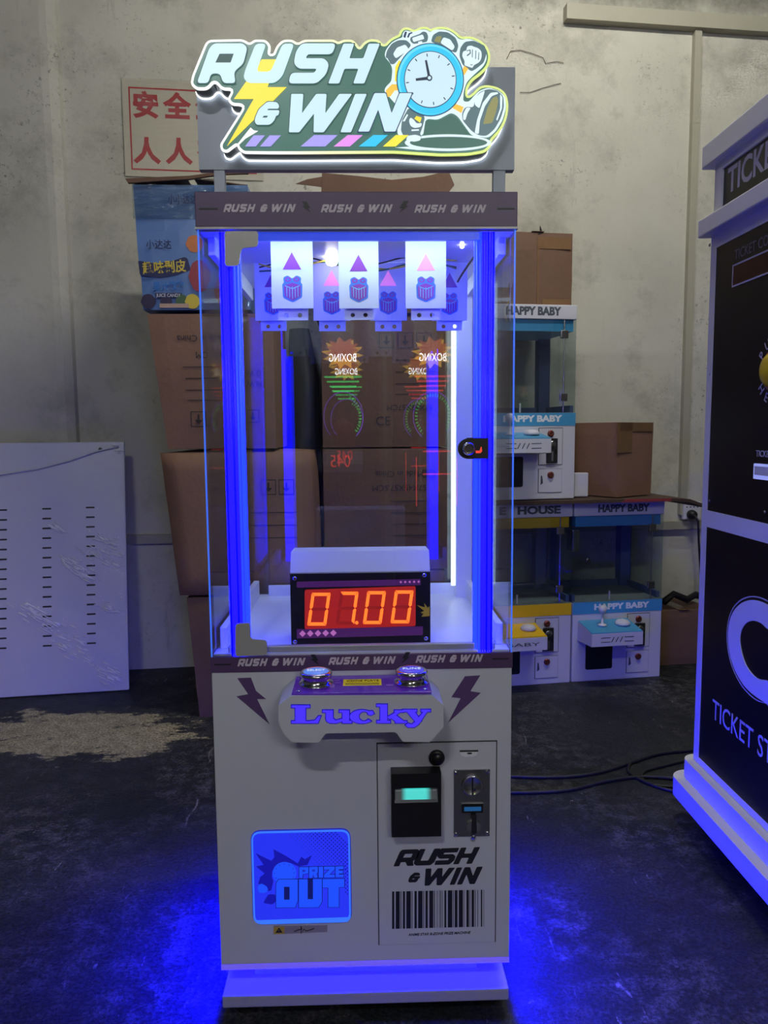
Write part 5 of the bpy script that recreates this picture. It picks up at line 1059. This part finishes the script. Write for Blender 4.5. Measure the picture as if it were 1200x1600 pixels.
tag(MB().tube([WF.p(us-0.01, vs_-0.018, 0.046), WF.p(us-0.01, vs_-0.02, 0.085), WF.p(us+0.005, vs_-0.05, 0.095), WF.p(us+0.02, vs_-0.15, 0.08), WF.p(us+0.045, vs_-0.35, 0.07), WF.p(us+0.05, vs_-0.60, 0.07), WF.p(us+0.05, 0.01, 0.10)], 0.006, 8).build('mains_cable', m_cable, None, True), 'black mains cable hanging from the wall socket', 'cable')
tag(MB().lathe(WF.p(us-0.01, vs_-0.018, 0.046), WF.en, [(0.024, 0), (0.026, 0.01), (0.022, 0.03), (0.010, 0.04)], 18).build('plug', m_cable, None, True), 'round black plug pushed into the white wall socket', 'plug')
m_rust = mat('rusty_wire', S(70, 56, 46), 0.7, noise=(30, 0.2))
tag(MB().tube([WF.p(*onW(a, b), 0.006) for a, b in ((791,93),(797,81),(812,79),(830,84),(848,91),(852,100),(862,98),(870,97),(880,99))], 0.0014, 6).build('wall_wire', m_rust, None, True), 'bent rusty wire end on the wall right of the sign, upper one', 'wire')
tag(MB().tube([WF.p(*onW(a, b), 0.006) for a, b in ((812,145),(828,145),(845,139),(862,134),(876,131))], 0.0014, 6).build('wall_wire', m_rust, None, True), 'short rusty wire on the wall right of the sign, lower one', 'wire')

# cables on the floor
def floor_cable(px, label, r=0.006):
    P = [onZ(a, b, r) for a, b in px]; out = []
    for i in range(len(P)-1):
        a, b, c, d = P[max(i-1, 0)], P[i], P[i+1], P[min(i+2, len(P)-1)]
        for k in range(8):
            t = k/8; out.append(0.5*((2*b)+(c-a)*t+(2*a-5*b+4*c-d)*t*t+(3*b-a-3*c+d)*t**3))
    out.append(P[-1]); return tag(MB().tube(out, r, 8).build('floor_cable', m_cable, None, True), label, 'cable', 'cables on the floor')
floor_cable([(780,1212),(830,1214),(890,1213),(940,1206),(985,1192),(1030,1178),(1085,1172)], 'black cable on the floor, the rear one running to the ticket machine')
floor_cable([(770,1238),(830,1238),(890,1234),(950,1220),(1000,1214),(1050,1216),(1085,1222)], 'black cable on the floor, the front one running to the ticket machine')
floor_cable([(985,1192),(982,1205),(1000,1218),(1035,1232),(1075,1240)], 'short looped black cable on the floor beside the ticket machine base', 0.0055)
floor_cable([(1085,1185),(1040,1196),(1008,1205),(1003,1216),(1020,1226),(1060,1230)], 'curled black cable nearest the ticket machine base', 0.005)

# ------------------------------------------------------------------ ticket station
XB = 0.96
ts = thing('ticket_machine', 'tall black ticket machine with white frame cut off by the right edge', 'ticket machine', (0, 0, 0))
YF, YN = 0.735, -0.12
m_ts = mat('white_station_paint', (0.66, 0.66, 0.70, 1), 0.4, noise=(4, 0.04)); m_tsb = mat('black_gloss_panel', (0.004, 0.004, 0.006, 1), 0.35, noise=(5, 0.2), spec=0.3); m_tst = mat('pale_station_lettering', S(178, 176, 196), 0.5, noise=(20, 0.05))
fT = Frame((XB, 0, 0), (0, -1, 0), (0, 0, 1))            # u = -y, reading towards the viewer
def tp(px, py, x=XB): p = onX(px, py, x); return (-p.y, p.z)
zb0, zb1, zb2 = 0.082, 0.136, 0.190
def tier(x0, y0, y1, x1, r, z0, z1, name):
    l = [(x0+r, y0), (x1, y0), (x1, y1), (x0+r, y1), ]
    a = [(x0+r-r*math.sin(t), y1-r+r*math.cos(t)) for t in [math.pi/2*k/8 for k in range(9)]]
    b = [(x0+r-r*math.cos(t), y0+r-r*math.sin(t)) for t in [math.pi/2*k/8 for k in range(9)]]
    return MB().prism([(x1, y0), (x1, y1)]+a+b, Frame((0, 0, 0), (1, 0, 0), (0, 1, 0)), z0, z1).build(name, m_ts, ts, False, True)
tier(0.905, YN-0.05, 0.785, 1.62, 0.055, zb0, zb1, 'base_step'); tier(0.935, YN-0.02, 0.772, 1.60, 0.045, zb1, zb2, 'base_step')
zl0, zl1 = 1.668, 1.715; zt0, zt1 = 1.845, 1.905
MB().box(XB+0.004, 1.56, YN, YF, zb2, zt0).build('body', m_ts, ts)
u0, u1 = -YF, -YN
MB().prism([rect(u0, zb2, u1, zl0), rect(u0+0.030, zb2+0.02, u1-0.03, 0.878)[::-1], rect(u0+0.030, 0.924, u1-0.03, 1.632)[::-1]], fT, -0.006, 0.0).build('front_frame', m_ts, ts)
lp = plate('lower_panel', rect(u0+0.030, zb2+0.02, u1-0.03, 0.878), fT, -0.005, -0.002, m_tsb, ts)
up = plate('upper_panel', rect(u0+0.030, 0.924, u1-0.03, 1.632), fT, -0.005, -0.002, m_tsb, ts)
MB().box(0.930, 1.58, YN-0.02, 0.755, zl0, zl1, 0.004).build('ledge', m_ts, ts); MB().box(0.930, 1.58, YN-0.02, 0.745, zt0, zt1, 0.004).build('top_ledge', m_ts, ts)
fr2 = MB().prism([rect(-0.700, zl1, u1+0.02, zt0), rect(-0.665, zl1+0.004, u1-0.01, zt0-0.022)[::-1]], fT, 0.0, 0.010).build('sign_frame', m_ts, ts)
sp_ = plate('sign_panel', rect(-0.665, zl1+0.004, u1-0.01, zt0-0.022), fT, 0.001, 0.004, m_tsb, ts)
a, b = tp(1140, 280), tp(1200, 238)
text('TICKETS', 0.088, fT, a[0], (zl1+zt0)/2+0.0, m_tst, sp_, lift=0.004, align='LEFT', bold=0.02, sx=0.92)
a, b = tp(1147, 396), tp(1200, 372); tcw = text('TICKET COUNTER', 0.036, fT, a[0], a[1]-0.006, mat('dim_station_lettering', S(104, 102, 116), 0.5, noise=(20, 0.05)), up, lift=-0.002, align='LEFT', sx=0.9)
q = [tp(1146, 414), tp(1200, 395), tp(1200, 425), tp(1146, 446)]
zr0, zr1 = (q[2][1]+q[3][1])/2, (q[0][1]+q[1][1])/2; ur = q[0][0]
plate('counter_window', rect(ur, zr0, ur+0.30, zr1), fT, -0.002, 0.0, mat('dark_red_window', S(44, 10, 14), 0.2, noise=(8, 0.1)), up)
plate('window_border', [rect(ur-0.004, zr0-0.004, ur+0.304, zr1+0.004), rect(ur, zr0, ur+0.30, zr1)], fT, -0.002, 0.0006, m_tst, up)
cbx = tp(1209, 578); MB().lathe((XB+0.002, -cbx[0], cbx[1]), (-1, 0, 0), [(0.040, 0), (0.040, 0.012), (0.032, 0.020), (0.020, 0.024)], 28).build('push_button', mat('yellow_button', S(210, 180, 30), 0.25, noise=(8, 0.1)), up, True)
MB().lathe((XB+0.002, -cbx[0], cbx[1]), (-1, 0, 0), [(0.048, 0), (0.048, 0.006)], 28).build('button_ring', mat('red_ring', S(170, 50, 40), 0.3, noise=(8, 0.1)), up, True)
for k, ch in enumerate('PUSH'):
    an = math.radians(148-k*27); text(ch, 0.032, fT, cbx[0]+0.070*math.cos(an), cbx[1]+0.070*math.sin(an), m_tst, up, lift=-0.002, rot=an-math.pi/2)
for k, ch in enumerate('HERE'):
    an = math.radians(216+k*27); text(ch, 0.032, fT, cbx[0]+0.070*math.cos(an), cbx[1]+0.070*math.sin(an), m_tst, up, lift=-0.002, rot=an+math.pi/2)
a = tp(1180, 709); text('TICKETS', 0.022, fT, a[0], a[1], m_tst, up, lift=-0.002, align='LEFT')
a, b = tp(1179, 724), tp(1179, 748); plate('ticket_slot', rnd_loop(rect(a[0], b[1], a[0]+0.16, a[1]), 0.003), fT, -0.002, 0.002, glow('lit_slot', (0.30, 0.36, 0.85, 1), 0.7, (0.5, 0.5, 0.6, 1)), up)
plate('ticket_slot', rect(a[0]+0.006, b[1]+0.010, a[0]+0.15, a[1]-0.006), fT, 0.002, 0.003, m_mwhite, up)
for px, py in ((1108, 383), (1109, 585), (1108, 783), (1194, 800)):
    a = tp(px, py); MB().lathe((XB+0.002, -a[0], a[1]), (-1, 0, 0), [(0.005, 0), (0.004, 0.002)], 10).build('screw', m_steel, up, True)
# big ring emblem and words on the lower panel
K = lambda zx, zy: tp(1080+zx/4, 780+zy/4)
outer = [K(478,645),(K(430,622)),K(370,612),K(310,632),K(262,680),K(235,740),K(222,820),K(225,920),K(242,1010),K(272,1090),K(315,1165),K(360,1215),K(410,1255),K(470,1275)]
u_end = outer[0][0]
mir = lambda l: [(2*u_end-p[0]+0.02, p[1]) for p in l[::-1]]
inner = [K(470,808),K(440,775),K(390,756),K(345,768),K(312,810),K(300,870),K(310,950),K(335,1030),K(375,1090),K(415,1125),K(470,1132)]
oo = outer+mir(outer); ii = inner+mir(inner)
plate('ring_emblem', [rnd_loop(inset(oo, 0.006), 0.02), rnd_loop(ii, 0.02)], fT, -0.002, 0.0, m_ts, lp)
plate('ring_outline', [rnd_loop(inset(oo, -0.004), 0.02), rnd_loop(inset(oo, -0.001), 0.02)], fT, -0.002, -0.001, m_tst, lp)
a = tp(1112, 1108); text('TICKET STATION', 0.078, fT, a[0], a[1]+0.0, m_tst, lp, lift=-0.002, align='LEFT', sx=0.86)
# castors
for x, y in ((0.99, 0.60), (0.99, -0.05), (1.5, 0.60), (1.5, -0.05)):
    f_ = MB().box(x-0.022, x+0.022, y-0.02, y+0.02, 0.072, zb0).build('castor_plate', m_steel, ts)
    MB().cyl((x-0.014, y, 0.036), (x+0.014, y, 0.036), 0.036, n=24).build('castor_wheel', mat('red_castor', S(120, 24, 36), 0.4, noise=(10, 0.1)), f_, False)
    for s in (-0.019, 0.016): MB().box(x+s, x+s+0.003, y-0.012, y+0.012, 0.026, 0.072).build('castor_fork', m_chrome, f_)

# ------------------------------------------------------------------ boxing machines opposite, mirrored in the glass
def boxing_machine(label, x, y, lit):
    t = thing('boxing_machine', label, 'arcade machine', (x, y, 0), math.pi, 'boxing machines facing the prize machine'); t.scale = (0.8, 0.8, 1.0)
    fr = Frame((0, 0, 0), (1, 0, 0), (0, 0, 1))
    MB().box(-0.30, 0.30, 0.0, 0.50, 0.0, 1.05, 0.006).build('cabinet', m_black, t); MB().box(-0.30, 0.30, 0.30, 0.50, 1.05, 1.90, 0.006).build('back_tower', m_black, t)
    fb_ = Frame((0, 0.30, 0), (1, 0, 0), (0, 0, 1)); g1 = glow('boxing_yellow', (1.0, 0.55, 0.03, 1), 4); g2 = glow('boxing_white', (1, 1, 1, 1), 18); g3 = glow('boxing_orange', (1.0, 0.22, 0.05, 1), 2.5)
    rr = random.Random(3); L = []
    for k in range(22):
        a = math.pi*2*k/22; r = 0.135*(1.15 if k % 2 else 0.72)*(1.0+0.3*max(0, math.sin(a))); L.append((r*math.cos(a), 1.60+r*0.52*math.sin(a)))
    lg = plate('logo_burst', L, fb_, 0, 0.01, g1, t); plate('logo_burst', [(p[0]*0.8, 1.63+(p[1]-1.60)*0.75) for p in L], fb_, 0.01, 0.012, g3, t)
    for dz in (0.0,): text('BOXING', 0.066, fb_, 0, 1.585+dz, g2, t, name='logo_lettering', lift=0.012, fit=0.20)
    bars = glow('boxing_bar_'+lit, (0.03, 0.9, 0.15, 1) if lit == 'green' else (1.0, 0.05, 0.04, 1), 4)
    for k in range(4): plate('light_bar', rect(-0.14+0.02*k, 1.47-k*0.028, 0.14-0.02*k, 1.480-k*0.028), fb_, 0, 0.006, bars, t)
    rg = glow('boxing_ring_green', (0.05, 0.8, 0.12, 1), 3.0); rv = glow('boxing_ring_violet', (0.25, 0.08, 0.9, 1), 3.0)
    plate('light_ring', [circ(0, 1.24, 0.150, 40), circ(0, 1.24, 0.144, 40)], fb_, 0, 0.006, rv, t)
    for k in range(40 if lit == 'red' else 16):
        a = k*math.pi/20+(0 if lit == 'red' else 2.0); d = Vector((math.cos(a), math.sin(a))); n = Vector((-d.y, d.x))*0.004; c_ = Vector((0, 1.24))
        plate('ring_lamp', [tuple(c_+d*0.135+n), tuple(c_+d*0.135-n), tuple(c_+d*0.115-n), tuple(c_+d*0.115+n)], fb_, 0, 0.006, rg, t)
    rd = glow('boxing_red', (1.0, 0.05, 0.04, 1), 4.0)
    fq_ = Frame((0, -0.001, 0), (1, 0, 0), (0, 0, 1))
    if lit == 'red':
        for s in (-0.15, 0.143): plate('light_line', rect(s, 0.72, s+0.007, 1.0), fq_, 0, 0.004, rd, t)
        for z in (0.90, 1.03): plate('light_line', rect(-0.11, z, 0.10, z+0.009), fq_, 0, 0.004, rd, t)
    else:
        text('045', 0.10, fq_, 0.02, 0.98, rd, t, name='counter_digits'); plate('counter_panel', rect(-0.14, 0.92, 0.18, 1.04), fq_, -0.002, 0.0, m_grey, t)
    MB().lathe((0, 0.20, 1.02), (0, 0, 1), [(0.03, 0), (0.03, 0.04), (0.05, 0.06)], 16).build('punch_mount', m_dsteel, t, True)
    MB().lathe((0, 0.12, 1.12), (0, 0, 1), [(0.01, -0.11), (0.07, -0.08), (0.095, 0.0), (0.07, 0.08), (0.01, 0.11)], 20).build('punch_bag', mat('red_leather', S(120, 20, 20), 0.4, noise=(10, 0.1)), t, True)
    return t
boxing_machine('black boxing machine with green light bars, mirrored in the glass', onY(540, 575, 4.06).x, -3.0, 'green')
boxing_machine('black boxing machine with red light bars, mirrored in the glass', onY(655, 575, 4.06).x+0.02, -3.0, 'red')
